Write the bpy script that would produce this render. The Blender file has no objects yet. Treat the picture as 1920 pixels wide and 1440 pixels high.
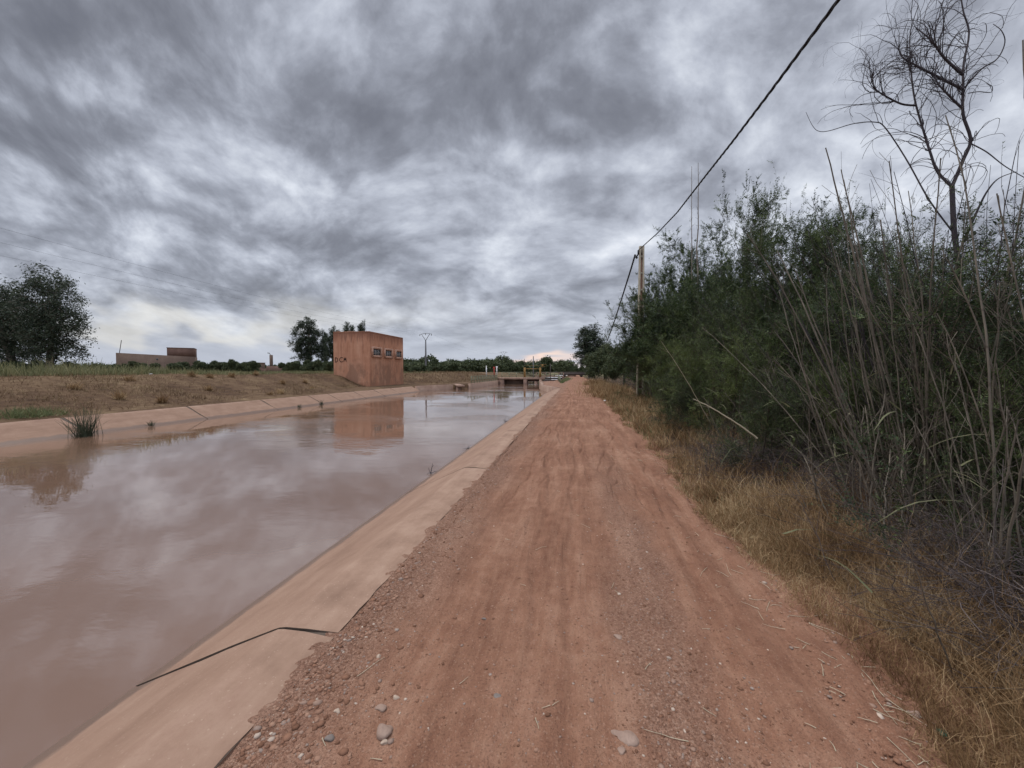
import bpy, math, random
import numpy as np
from mathutils import Vector, Matrix
random.seed(7)
rng = np.random.default_rng(11)
R = math.radians
S = bpy.context.scene
COL = S.collection

# ------------------------------------------------------------------ camera
F = 721.0                       # focal length in photo pixels (1920 wide)
EYE = Vector((0, 0, 1.65))
YAW = math.atan(120 / F)
PITCH = math.atan(23 / F)
cd = bpy.data.cameras.new('camera')
cam = bpy.data.objects.new('camera', cd)
COL.objects.link(cam)
cd.sensor_width = 36
cd.lens = F / 1920 * 36
cd.clip_start = 0.05
cd.clip_end = 9000
cam.location = EYE
cam.rotation_euler = (math.pi / 2 - PITCH, 0, YAW)
S.camera = cam
CR = cam.rotation_euler.to_matrix()
def ray(px, py):
    return CR @ Vector(((px - 960) / F, (720 - py) / F, -1))
def at(px, py, d):
    return EYE + ray(px, py) * d
def on(px, py, z=0.0):
    r = ray(px, py)
    return EYE + r * ((z - EYE.z) / r.z)
def lat(px, X, z=0.0):
    """world point at lateral offset X that stands in photo column px"""
    r = ray(px, 697)
    k = X / r.x
    return Vector((X, r.y * k, z))

# ------------------------------------------------------------------ nodes
class NT:
    def __init__(s, tree):
        s.t = tree; s.n = tree.nodes; s.l = tree.links
    def new(s, kind, **kw):
        x = s.n.new(kind)
        for k, v in kw.items(): setattr(x, k, v)
        return x
    def put(s, sock, v):
        if v is None: return
        if hasattr(v, 'links') and hasattr(v, 'is_output'): s.l.new(v, sock)
        elif hasattr(sock.default_value, '__len__'):
            sock.default_value = tuple(v) + ((1,) if len(v) == 3 and len(sock.default_value) == 4 else ())
        else: sock.default_value = v
    def math(s, op, a, b=None, c=None, clamp=False):
        x = s.new('ShaderNodeMath', operation=op, use_clamp=clamp)
        for i, v in enumerate((a, b, c)): s.put(x.inputs[i], v)
        return x.outputs[0]
    def vec(s, op, a, b=None, c=None):
        x = s.new('ShaderNodeVectorMath', operation=op)
        s.put(x.inputs[0], a); s.put(x.inputs[1], b)
        if c is not None: s.put(x.inputs[3 if op == 'SCALE' else 2], c)
        return x.outputs['Value' if op in ('DOT_PRODUCT', 'LENGTH') else 'Vector']
    def noise(s, vec, scale, detail=5, rough=.55, col=False, dist=0):
        x = s.new('ShaderNodeTexNoise')
        s.put(x.inputs['Vector'], vec); x.inputs['Scale'].default_value = scale
        x.inputs['Detail'].default_value = detail; x.inputs['Roughness'].default_value = rough
        x.inputs['Distortion'].default_value = dist
        return x.outputs['Color' if col else 'Fac']
    def vor(s, vec, scale, feature='F1', out='Distance', rand=1):
        x = s.new('ShaderNodeTexVoronoi', feature=feature)
        s.put(x.inputs['Vector'], vec); x.inputs['Scale'].default_value = scale
        x.inputs['Randomness'].default_value = rand
        return x.outputs[out]
    def ramp(s, fac, stops, smooth=False):
        x = s.new('ShaderNodeValToRGB')
        s.put(x.inputs[0], fac); e = x.color_ramp.elements
        if smooth: x.color_ramp.interpolation = 'EASE'
        while len(e) < len(stops): e.new(.5)
        for el, (p, c) in zip(e, stops):
            el.position = p
            el.color = (c, c, c, 1) if not hasattr(c, '__len__') else tuple(c) + (1,)
        return x.outputs[0]
    def mix(s, fac, a, b, mode='MIX'):
        x = s.new('ShaderNodeMix', data_type='RGBA', blend_type=mode)
        s.put(x.inputs[0], fac); s.put(x.inputs[6], a); s.put(x.inputs[7], b)
        return x.outputs[2]
    def mapr(s, v, a, b, c=0, d=1, smooth=False):
        x = s.new('ShaderNodeMapRange', clamp=True)
        if smooth: x.interpolation_type = 'SMOOTHSTEP'
        s.put(x.inputs[0], v)
        for i, q in enumerate((a, b, c, d)): s.put(x.inputs[i + 1], q)
        return x.outputs[0]
    def sep(s, v):
        x = s.new('ShaderNodeSeparateXYZ'); s.put(x.inputs[0], v); return x.outputs
    def comb(s, a, b, c):
        x = s.new('ShaderNodeCombineXYZ')
        for i, v in enumerate((a, b, c)): s.put(x.inputs[i], v)
        return x.outputs[0]
    def bump(s, h, strength=.5, dist=.02, normal=None):
        x = s.new('ShaderNodeBump')
        s.put(x.inputs['Strength'], strength); x.inputs['Distance'].default_value = dist
        s.put(x.inputs['Height'], h)
        if normal is not None: s.put(x.inputs['Normal'], normal)
        return x.outputs[0]

def material(name):
    m = bpy.data.materials.new(name); m.use_nodes = True
    m.node_tree.nodes.clear()
    t = NT(m.node_tree)
    out = t.new('ShaderNodeOutputMaterial')
    p = t.new('ShaderNodeBsdfPrincipled')
    t.l.new(p.outputs[0], out.inputs[0])
    t.p = p; t.out = out
    t.P = t.new('ShaderNodeTexCoord').outputs['Object']
    t.W = t.new('ShaderNodeNewGeometry').outputs['Position']
    return m, t
def fin(t, col, rough=.9, normal=None, spec=.25, metal=0):
    t.put(t.p.inputs['Base Color'], col); t.put(t.p.inputs['Roughness'], rough)
    t.p.inputs['Specular IOR Level'].default_value = spec
    t.p.inputs['Metallic'].default_value = metal
    if normal is not None: t.put(t.p.inputs['Normal'], normal)

def simple(name, a, b, scale=4, rough=.85, bump=.4, bscale=40, stretch=(1, 1, 1), dist=.01, spec=.25, metal=0):
    m, t = material(name)
    v = t.vec('MULTIPLY', t.P, stretch)
    n = t.noise(v, scale, 6, .6)
    c = t.ramp(n, [(.3, a), (.7, b)])
    c = t.mix(t.mapr(t.noise(t.P, scale * 9, 3), .35, .75, 0, .35), c, [x * .55 for x in a])
    fin(t, c, rough, t.bump(t.noise(v, bscale, 4), bump, dist), spec, metal)
    return m

def leafmat(name, a, b, c, trans=.25, rough=.6):
    m, t = material(name)
    g = t.new('ShaderNodeNewGeometry').outputs['Random Per Island']
    n = t.mapr(t.noise(t.W, 1.5, 3), .3, .7)
    col = t.ramp(t.math('ADD', t.math('MULTIPLY', g, .45), t.math('MULTIPLY', n, .55)), [(.2, a), (.5, b), (.85, c)])
    fin(t, col, rough, None, .3)
    tr = t.new('ShaderNodeBsdfTranslucent'); t.put(tr.inputs[0], col)
    mx = t.new('ShaderNodeMixShader'); mx.inputs[0].default_value = trans
    t.l.new(t.p.outputs[0], mx.inputs[1]); t.l.new(tr.outputs[0], mx.inputs[2])
    t.l.new(mx.outputs[0], t.out.inputs[0])
    return m

MAT = {}
# ------------------------------------------------------------------ numpy noise
def vnoise(x, y, seed=0):
    xi = np.floor(x).astype(np.int64); yi = np.floor(y).astype(np.int64)
    fx = x - xi; fy = y - yi
    fx = fx * fx * (3 - 2 * fx); fy = fy * fy * (3 - 2 * fy)
    def h(a, b):
        k = (a * 374761393 + b * 668265263 + seed * 974634541) & 0xffffffff
        k = ((k ^ (k >> 13)) * 1274126177) & 0xffffffff
        return ((k ^ (k >> 16)) & 0xffff) / 65535.0
    return (h(xi, yi) * (1 - fx) + h(xi + 1, yi) * fx) * (1 - fy) + (h(xi, yi + 1) * (1 - fx) + h(xi + 1, yi + 1) * fx) * fy
def fbm(x, y, o=4, seed=0):
    s = 0; a = .5
    for i in range(o):
        s = s + a * (vnoise(x * 2 ** i, y * 2 ** i, seed + i) - .5); a *= .5
    return s

# ------------------------------------------------------------------ mesh helpers
def build(name, parts, mats, parent=None, smooth=False, loc=None):
    """parts: list of (verts Nx3, faces MxK, material index) -> ONE mesh object"""
    vs, fs, mi, off = [], [], [], 0
    for v, f, k in parts:
        v = np.asarray(v, float).reshape(-1, 3)
        if len(v) == 0: continue
        f = np.asarray(f, np.int64)
        vs.append(v); fs.append(f + off); mi.append(np.full(len(f), k)); off += len(v)
    me = bpy.data.meshes.new(name)
    V = np.concatenate(vs)
    if loc is not None: V = V - np.asarray(loc)
    me.vertices.add(len(V)); me.vertices.foreach_set('co', V.astype(np.float32).ravel())
    sizes = np.concatenate([np.full(len(f), f.shape[1]) for f in fs])
    loops = np.concatenate([f.ravel() for f in fs])
    me.loops.add(len(loops)); me.loops.foreach_set('vertex_index', loops.astype(np.int32))
    me.polygons.add(len(sizes))
    st = np.concatenate([[0], np.cumsum(sizes)[:-1]])
    me.polygons.foreach_set('loop_start', st.astype(np.int32))
    me.polygons.foreach_set('material_index', np.concatenate(mi).astype(np.int32))
    if smooth: me.polygons.foreach_set('use_smooth', np.ones(len(sizes), bool))
    me.update(calc_edges=True); me.validate()
    for m in (mats if isinstance(mats, (list, tuple)) else [mats]): me.materials.append(m)
    o = bpy.data.objects.new(name, me); COL.objects.link(o)
    if parent is not None: o.parent = parent
    if loc is not None: o.location = loc
    return o
def nrm(a): return a / np.maximum(np.linalg.norm(a, axis=-1, keepdims=True), 1e-9)
def tubes(P, Rr, s=4, k=0):
    """P (N,K,3), Rr (N,K)"""
    P = np.asarray(P, float); Rr = np.asarray(Rr, float)
    if P.ndim == 2: P = P[None]; Rr = Rr[None]
    N, K, _ = P.shape
    T = nrm(np.gradient(P, axis=1))
    ref = np.zeros((N, 1, 3)); ax = np.argmin(np.abs(T.mean(1)), axis=1)
    ref[np.arange(N), 0, ax] = 1
    U = nrm(np.cross(T, np.broadcast_to(ref, T.shape))); Vv = np.cross(T, U)
    a = np.arange(s) * 2 * np.pi / s
    V = P[:, :, None] + Rr[:, :, None, None] * (U[:, :, None] * np.cos(a)[:, None] + Vv[:, :, None] * np.sin(a)[:, None])
    id = np.arange(N * K * s).reshape(N, K, s)
    nx = np.roll(id, -1, axis=2)
    f = np.stack([id[:, :-1], nx[:, :-1], nx[:, 1:], id[:, 1:]], -1).reshape(-1, 4)
    return V.reshape(-1, 3), f, k
def ribbons(P, Wd, k=0, side=None):
    N, K, _ = P.shape
    if side is None:
        a = rng.uniform(0, 2 * np.pi, N); side = np.stack([np.cos(a), np.sin(a), 0 * a], -1)
    s = side[:, None] * Wd[..., None] * .5
    V = np.stack([P - s, P + s], 2)
    id = np.arange(N * K * 2).reshape(N, K, 2)
    f = np.stack([id[:, :-1, 0], id[:, :-1, 1], id[:, 1:, 1], id[:, 1:, 0]], -1).reshape(-1, 4)
    return V.reshape(-1, 3), f, k
def box(c, d, k=0, rot=0, taper=1.0, skew=0):
    x, y, z = [q / 2 for q in d]
    v = np.array([(-x, -y, -z), (x, -y, -z), (x, y, -z), (-x, y, -z), (-x, -y, z), (x, -y, z), (x, y, z), (-x, y, z)], float)
    v[4:, :2] *= taper
    cr, sr = math.cos(rot), math.sin(rot)
    v[:, :2] = v[:, :2] @ np.array([[cr, sr], [-sr, cr]])
    return v + np.array(c, float), np.array([(0, 3, 2, 1), (4, 5, 6, 7), (0, 1, 5, 4), (1, 2, 6, 5), (2, 3, 7, 6), (3, 0, 4, 7)]), k
def cyl(p0, p1, r0, r1=None, s=10, k=0):
    P = np.array([p0, p1], float); r1 = r0 if r1 is None else r1
    P = np.array([P[0], P[0], P[1], P[1]]) + np.array([0, 1e-4, -1e-4, 0])[:, None] * nrm(P[1] - P[0])
    return tubes(P, np.array([1e-4, r0, r1, 1e-4]), s, k)
def bar(p0, p1, w, h, k=0):
    """rectangular bar between two points, w horizontal, h vertical"""
    p0 = np.array(p0, float); p1 = np.array(p1, float)
    t = nrm(p1 - p0); u = np.cross(t, [0, 0, 1.])
    if np.linalg.norm(u) < 1e-3: u = np.array([1., 0, 0])
    u = nrm(u); v = nrm(np.cross(u, t))
    c = [(-1, -1), (1, -1), (1, 1), (-1, 1)]
    V = np.array([p + u * a * w / 2 + v * b * h / 2 for p in (p0, p1) for a, b in c])
    return V, np.array([(0, 1, 2, 3), (7, 6, 5, 4), (0, 4, 5, 1), (1, 5, 6, 2), (2, 6, 7, 3), (3, 7, 4, 0)]), k
def grid(X, Y, Z, k=0):
    h, w = X.shape
    id = np.arange(h * w).reshape(h, w)
    f = np.stack([id[:-1, :-1], id[:-1, 1:], id[1:, 1:], id[1:, :-1]], -1).reshape(-1, 4)
    return np.stack([X, Y, Z], -1).reshape(-1, 3), f, k
_ico = None
def ico(sub=2):
    import bmesh
    bm = bmesh.new(); bmesh.ops.create_icosphere(bm, subdivisions=sub, radius=1)
    v = np.array([q.co[:] for q in bm.verts]); f = np.array([[q.index for q in p.verts] for p in bm.faces]); bm.free()
    return v, f
def tag(o, label=None, cat=None, group=None, kind=None):
    if label: o['label'] = label
    if cat: o['category'] = cat
    if group: o['group'] = group
    if kind: o['kind'] = kind
    return o
def empty(name, loc, label, cat, group=None, rz=0):
    o = bpy.data.objects.new(name, None); COL.objects.link(o)
    o.empty_display_size = .3
    o.location = loc; o.rotation_euler = (0, 0, rz)
    return tag(o, label, cat, group)
def copy_tree(o, parent=None):
    c = o.copy(); COL.objects.link(c)
    if parent is not None: c.parent = parent
    for ch in list(o.children): copy_tree(ch, c)
    return c

# ------------------------------------------------------------------ materials
def mk_materials():
    # red dirt road
    m, t = material('red_dirt')
    x, y, z = t.sep(t.W)
    big = t.noise(t.W, .7, 5, .6)
    lane = t.noise(t.vec('MULTIPLY', t.W, (3.2, .32, 1)), 1.3, 6, .65)
    fine = t.noise(t.vec('MULTIPLY', t.W, (9, .9, 1)), 3, 4, .65)
    c = t.ramp(t.math('ADD', t.math('MULTIPLY', lane, .42), t.math('ADD', t.math('MULTIPLY', big, .33), t.math('MULTIPLY', t.noise(t.W, 7, 6, .7), .25))),
               [(.38, (.150, .067, .041)), (.5, (.242, .122, .077)), (.62, (.345, .200, .135))])
    c = t.mix(t.mapr(fine, .45, .7, 0, .25), c, (.35, .21, .137))
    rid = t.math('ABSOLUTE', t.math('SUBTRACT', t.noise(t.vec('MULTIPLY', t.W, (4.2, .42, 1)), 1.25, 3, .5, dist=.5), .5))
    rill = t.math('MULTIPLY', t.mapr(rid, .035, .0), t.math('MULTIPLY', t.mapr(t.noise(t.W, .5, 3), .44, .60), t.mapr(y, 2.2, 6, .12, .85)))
    c = t.mix(t.math('MULTIPLY', rill, .35), c, (.20, .092, .056))  # groove darkness put into the colour so the rills show
    wob = t.math('ADD', x, t.math('MULTIPLY', t.math('SUBTRACT', t.noise(t.W, .55, 4), .5), 1.2))
    grav = t.math('MAXIMUM', t.mapr(wob, -.85, -1.4, 0, 1, True),
                  t.math('MULTIPLY', t.mapr(t.math('ABSOLUTE', t.math('SUBTRACT', wob, .52)), .34, .05, 0, 1, True), t.mapr(y, 9, 4, 0, .85)))
    speck = t.vor(t.W, 85, 'F1', 'Color')
    sp = t.sep(speck)[0]
    gcol = t.ramp(sp, [(.0, (.10, .058, .043)), (.5, (.225, .135, .098)), (.85, (.29, .185, .135)), (1, (.40, .28, .21))])
    c = t.mix(t.math('MULTIPLY', grav, .5), c, gcol)
    sp2 = t.sep(t.vor(t.W, 140, 'F1', 'Color'))[1]
    c = t.mix(t.mapr(sp2, .86, .97, 0, .55), c, (.13, .068, .048))
    c = t.mix(t.mapr(sp2, .07, .03, 0, .3), c, (.40, .27, .195))
    peb = t.vor(t.W, 75); peb2 = t.vor(t.W, 190)
    h = t.math('ADD', t.math('MULTIPLY', t.mapr(peb, .0, .5, 1, 0), t.math('ADD', .25, t.math('MULTIPLY', grav, .75))), t.math('MULTIPLY', t.mapr(peb2, 0, .5, 1, 0), .45))
    h = t.math('ADD', h, t.math('MULTIPLY', t.noise(t.W, 26, 6, .65), 1.6))
    h = t.math('ADD', h, t.math('MULTIPLY', fine, .9))
    h = t.math('SUBTRACT', h, t.math('MULTIPLY', rill, 1.6))
    fin(t, c, .95, t.bump(h, .85, .010), .15)
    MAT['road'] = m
    # ground of the banks: brown earth under straw
    m, t = material('dry_earth')
    x, y, z = t.sep(t.W)
    n1 = t.noise(t.W, .35, 6, .65); n2 = t.noise(t.vec('MULTIPLY', t.W, (1, .45, 1)), 3.5, 5, .65)
    c = t.ramp(t.math('ADD', t.math('MULTIPLY', n1, .5), t.math('MULTIPLY', n2, .5)),
               [(.34, (.055, .034, .022)), (.47, (.105, .064, .039)), (.56, (.15, .098, .058)), (.7, (.26, .19, .11))])
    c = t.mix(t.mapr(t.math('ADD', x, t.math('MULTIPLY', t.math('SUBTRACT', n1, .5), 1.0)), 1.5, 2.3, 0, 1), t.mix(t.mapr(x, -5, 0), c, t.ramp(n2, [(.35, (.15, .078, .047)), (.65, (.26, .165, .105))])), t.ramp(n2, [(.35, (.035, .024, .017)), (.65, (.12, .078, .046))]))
    far = t.mapr(t.vec('LENGTH', t.W), 90, 260)
    c = t.mix(far, c, t.ramp(n1, [(.4, (.12, .12, .06)), (.6, (.23, .20, .11))]))
    fin(t, c, .95, t.bump(t.noise(t.W, 9, 6, .7), .9, .08), .1)
    MAT['earth'] = m
    # verge soil
    # concrete lining
    m, t = material('pink_concrete')
    x, y, z = t.sep(t.W)
    n1 = t.noise(t.W, 2.2, 7, .65); n2 = t.noise(t.vec('MULTIPLY', t.W, (3.2, .35, 3.2)), 1.6, 6, .6)
    c = t.ramp(t.math('ADD', t.math('MULTIPLY', n1, .6), t.math('MULTIPLY', n2, .4)), [(.36, (.205, .125, .086)), (.5, (.285, .182, .128)), (.65, (.36, .245, .178))])
    c = t.mix(t.mapr(z, -.012, -.03, 0, .45), c, (.235, .14, .094))
    c = t.mix(t.mapr(t.noise(t.vec('MULTIPLY', t.W, (1, .5, 1)), .9, 7, .7), .54, .68, 0, .5), c, (.25, .145, .105))
    c = t.mix(t.mapr(t.noise(t.W, 45, 5, .75), .52, .72, 0, .42), c, (.24, .145, .10))
    sp = t.sep(t.vor(t.W, 130, 'F1', 'Color'))[0]
    c = t.mix(t.mapr(sp, .985, .99, 0, .25), c, (.5, .38, .29))
    wet = t.math('ADD', z, t.math('MULTIPLY', t.math('SUBTRACT', t.noise(t.vec('MULTIPLY', t.W, (3, 1.2, 1)), 2.5, 5, .7), .5), .12))
    wm = t.mapr(wet, -.435, -.475)
    c = t.mix(t.math('MULTIPLY', wm, .88), c, (.075, .052, .04))
    c = t.mix(t.mapr(wet, -.40, -.47, 0, .3), c, (.27, .165, .115))
    fin(t, c, t.mapr(wm, 0, 1, .88, .45), t.bump(t.math('ADD', t.noise(t.W, 90, 4, .7), t.math('MULTIPLY', t.noise(t.W, 7, 5), 1.5)), .35, .006), .3)
    MAT['lining'] = m
    MAT['joint'] = simple('dark_joint', (.075, .055, .043), (.14, .105, .08), 12)
    MAT['conc'] = simple('old_concrete', (.26, .165, .125), (.40, .28, .215), 1.3, .9, .4, 25)
    MAT['concd'] = simple('stained_concrete', (.16, .10, .082), (.27, .175, .135), 1.1, .9, .4, 25)
    # muddy water
    m, t = material('muddy_water')
    x, y, z = t.sep(t.W)
    w1 = t.noise(t.vec('MULTIPLY', t.W, (1.0, 1.7, 1)), 2.2, 3, .5)
    w3 = t.noise(t.vec('MULTIPLY', t.W, (.55, 1.3, 1)), .9, 4, .6, dist=.6)
    w2 = t.noise(t.vec('MULTIPLY', t.W, (2.0, 4.5, 1)), 3.4, 3, .55, dist=.4)
    patch = t.mapr(t.noise(t.vec('MULTIPLY', t.W, (.5, .7, 1)), .32, 4, .55), .42, .62, .06, 1, True)
    dist = t.mapr(y, 3, 12, .25, 1)
    amp = t.math('MULTIPLY', patch, dist)
    h = t.math('ADD', t.math('MULTIPLY', w1, .55), t.math('MULTIPLY', t.math('MULTIPLY', t.math('ADD', w2, t.math('MULTIPLY', w3, 3.0)), amp), .5))
    c = t.mix(t.mapr(t.noise(t.W, .25, 4), .35, .65), (.150, .086, .056), (.188, .113, .078))
    fin(t, c, .012, t.bump(h, t.math('ADD', .010, t.math('MULTIPLY', amp, .12)), .12), .95)
    t.p.inputs['IOR'].default_value = 1.8
    MAT['water'] = m
    # terracotta plaster
    m, t = material('terracotta_plaster')
    x, y, z = t.sep(t.P)
    streak = t.noise(t.vec('MULTIPLY', t.P, (2.2, 2.2, .22)), 1.6, 6, .65)
    n = t.noise(t.P, .7, 6, .6)
    c = t.ramp(t.math('ADD', t.math('MULTIPLY', streak, .5), t.math('MULTIPLY', n, .5)), [(.34, (.41, .188, .112)), (.5, (.54, .270, .168)), (.66, (.63, .36, .24))])
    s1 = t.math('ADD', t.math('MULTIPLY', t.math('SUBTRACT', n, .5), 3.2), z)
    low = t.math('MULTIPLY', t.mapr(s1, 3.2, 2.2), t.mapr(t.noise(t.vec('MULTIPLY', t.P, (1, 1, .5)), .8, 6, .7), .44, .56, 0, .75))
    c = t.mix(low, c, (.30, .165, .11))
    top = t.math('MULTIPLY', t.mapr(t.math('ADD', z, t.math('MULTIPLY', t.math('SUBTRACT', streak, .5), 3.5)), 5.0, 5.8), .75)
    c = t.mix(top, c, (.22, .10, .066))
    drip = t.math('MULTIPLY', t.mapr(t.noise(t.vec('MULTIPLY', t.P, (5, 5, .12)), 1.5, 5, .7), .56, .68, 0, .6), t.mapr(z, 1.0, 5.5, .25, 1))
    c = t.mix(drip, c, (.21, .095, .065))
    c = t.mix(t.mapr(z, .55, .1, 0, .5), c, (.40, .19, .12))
    fin(t, c, .92, t.bump(t.noise(t.P, 22, 5, .65), .4, .02), .15)
    MAT['plaster'] = m
    MAT['frame'] = simple('window_surround', (.46, .25, .17), (.58, .35, .25), 3)
    MAT['darkglass'] = simple('dark_window', (.07, .08, .09), (.13, .14, .155), 3, .25, 0)
    MAT['grille'] = simple('grey_grille', (.34, .33, .31), (.46, .44, .42), 6, .6, .1)
    MAT['paint'] = simple('black_spray', (.030, .016, .014), (.055, .03, .024), 9)
    MAT['brick'] = simple('mud_wall', (.125, .085, .066), (.195, .138, .108), .5, .95, .5, 9)
    MAT['brick2'] = simple('brown_block', (.13, .075, .06), (.195, .12, .095), .8, .95, .5, 9)
    MAT['pole'] = simple('pole_concrete', (.22, .19, .145), (.33, .285, .22), 2.5, .9, .4, 30)
    MAT['poleweb'] = simple('pole_recess', (.15, .085, .062), (.22, .13, .10), 3, .9, .4, 30)
    MAT['polegrey'] = simple('grey_pole', (.13, .13, .135), (.2, .2, .205), 3)
    MAT['cable'] = simple('black_cable', (.018, .018, .020), (.035, .035, .038), 30, .55, .1)
    MAT['orange'] = simple('orange_gate_paint', (.30, .17, .06), (.40, .24, .085), 4, .6, .15)
    MAT['green'] = simple('green_rail_paint', (.17, .19, .13), (.27, .29, .20), 5, .65, .1)
    MAT['steel'] = simple('rusty_steel', (.055, .045, .042), (.11, .085, .075), 6, .7, .2)
    MAT['white'] = simple('white_paint', (.70, .70, .69), (.82, .82, .81), 8, .6, .1)
    MAT['red'] = simple('red_paint', (.35, .05, .04), (.5, .08, .06), 8, .6, .1)
    MAT['greenlid'] = simple('green_plastic', (.04, .10, .06), (.07, .15, .09), 20, .5, .1)
    MAT['stone'] = simple('field_stone', (.25, .165, .125), (.36, .26, .205), 9, .9, .35, 60, dist=.004)
    MAT['stoneg'] = simple('grey_stone', (.15, .125, .11), (.24, .20, .175), 9, .9, .35, 60, dist=.004)
    MAT['stonew'] = simple('pale_stone', (.36, .27, .205), (.47, .37, .29), 9, .9, .3, 60, dist=.004)
    m, t = material('gravel'); g = t.new('ShaderNodeNewGeometry').outputs['Random Per Island']
    fin(t, t.ramp(g, [(0, (.14, .07, .043)), (.4, (.235, .122, .078)), (.75, (.30, .18, .125)), (.95, (.24, .185, .155)), (1, (.50, .40, .32))]), .95, None, .15)
    MAT['gravel'] = m
    MAT['bark'] = simple('dark_bark', (.045, .035, .028), (.10, .078, .06), 8, .95, .6, 40, (1, 1, .3))
    MAT['barkpale'] = simple('pale_bark', (.15, .125, .10), (.27, .23, .19), 5, .9, .4, 30, (1, 1, .3))
    MAT['deadbark'] = simple('dead_bark', (.040, .034, .040), (.085, .072, .075), 7, .9, .5, 40, (1, 1, .3))
    m, t = material('dry_cane'); g = t.new('ShaderNodeNewGeometry').outputs['Random Per Island']
    x, y, z = t.sep(t.P)
    band = t.math('PINGPONG', z, .13)
    c = t.ramp(t.noise(t.vec('MULTIPLY', t.P, (1, 1, .25)), 9, 4), [(.3, (.08, .069, .056)), (.55, (.155, .132, .102)), (.75, (.28, .24, .18))])
    c = t.mix(t.mapr(band, .012, .004, 0, .6), c, (.07, .05, .04))
    fin(t, c, .75, None, .3)
    MAT['cane'] = m
    MAT['canepale'] = simple('pale_cane', (.38, .32, .22), (.55, .48, .35), 9, .7, .1)
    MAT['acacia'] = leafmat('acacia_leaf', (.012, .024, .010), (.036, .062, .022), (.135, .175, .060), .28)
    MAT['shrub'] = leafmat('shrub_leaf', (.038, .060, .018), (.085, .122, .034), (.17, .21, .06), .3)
    MAT['euca'] = leafmat('eucalyptus_leaf', (.020, .032, .020), (.040, .058, .034), (.075, .092, .052), .18)
    MAT['olive'] = leafmat('scrub_leaf', (.030, .045, .020), (.065, .086, .036), (.12, .135, .062), .15)
    MAT['grass'] = leafmat('dry_grass', (.12, .064, .029), (.30, .185, .088), (.58, .44, .26), .2, .8)
    MAT['bankgrass'] = leafmat('bank_straw', (.10, .06, .034), (.19, .125, .068), (.36, .275, .155), .2, .8)
    MAT['greengrass'] = leafmat('weed_green', (.065, .085, .036), (.13, .155, .066), (.24, .25, .12), .25, .8)
    MAT['weeds'] = leafmat('pale_weeds', (.11, .12, .055), (.20, .205, .10), (.36, .33, .18), .25, .8)
    MAT['brush'] = leafmat('dead_brush', (.050, .040, .042), (.105, .085, .082), (.19, .155, .14), .05, .9)
    MAT['reedleaf'] = leafmat('reed_leaf', (.085, .095, .048), (.16, .165, .085), (.27, .255, .15), .3, .7)
    MAT['rush'] = leafmat('rush_blade', (.035, .045, .025), (.06, .07, .04), (.11, .11, .065), .1, .7)
    MAT['hill'] = simple('hazed_hill', (.20, .23, .29), (.24, .27, .33), .002, 1, 0)  # blue-grey of distance haze put into the hill colour
mk_materials()

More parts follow.
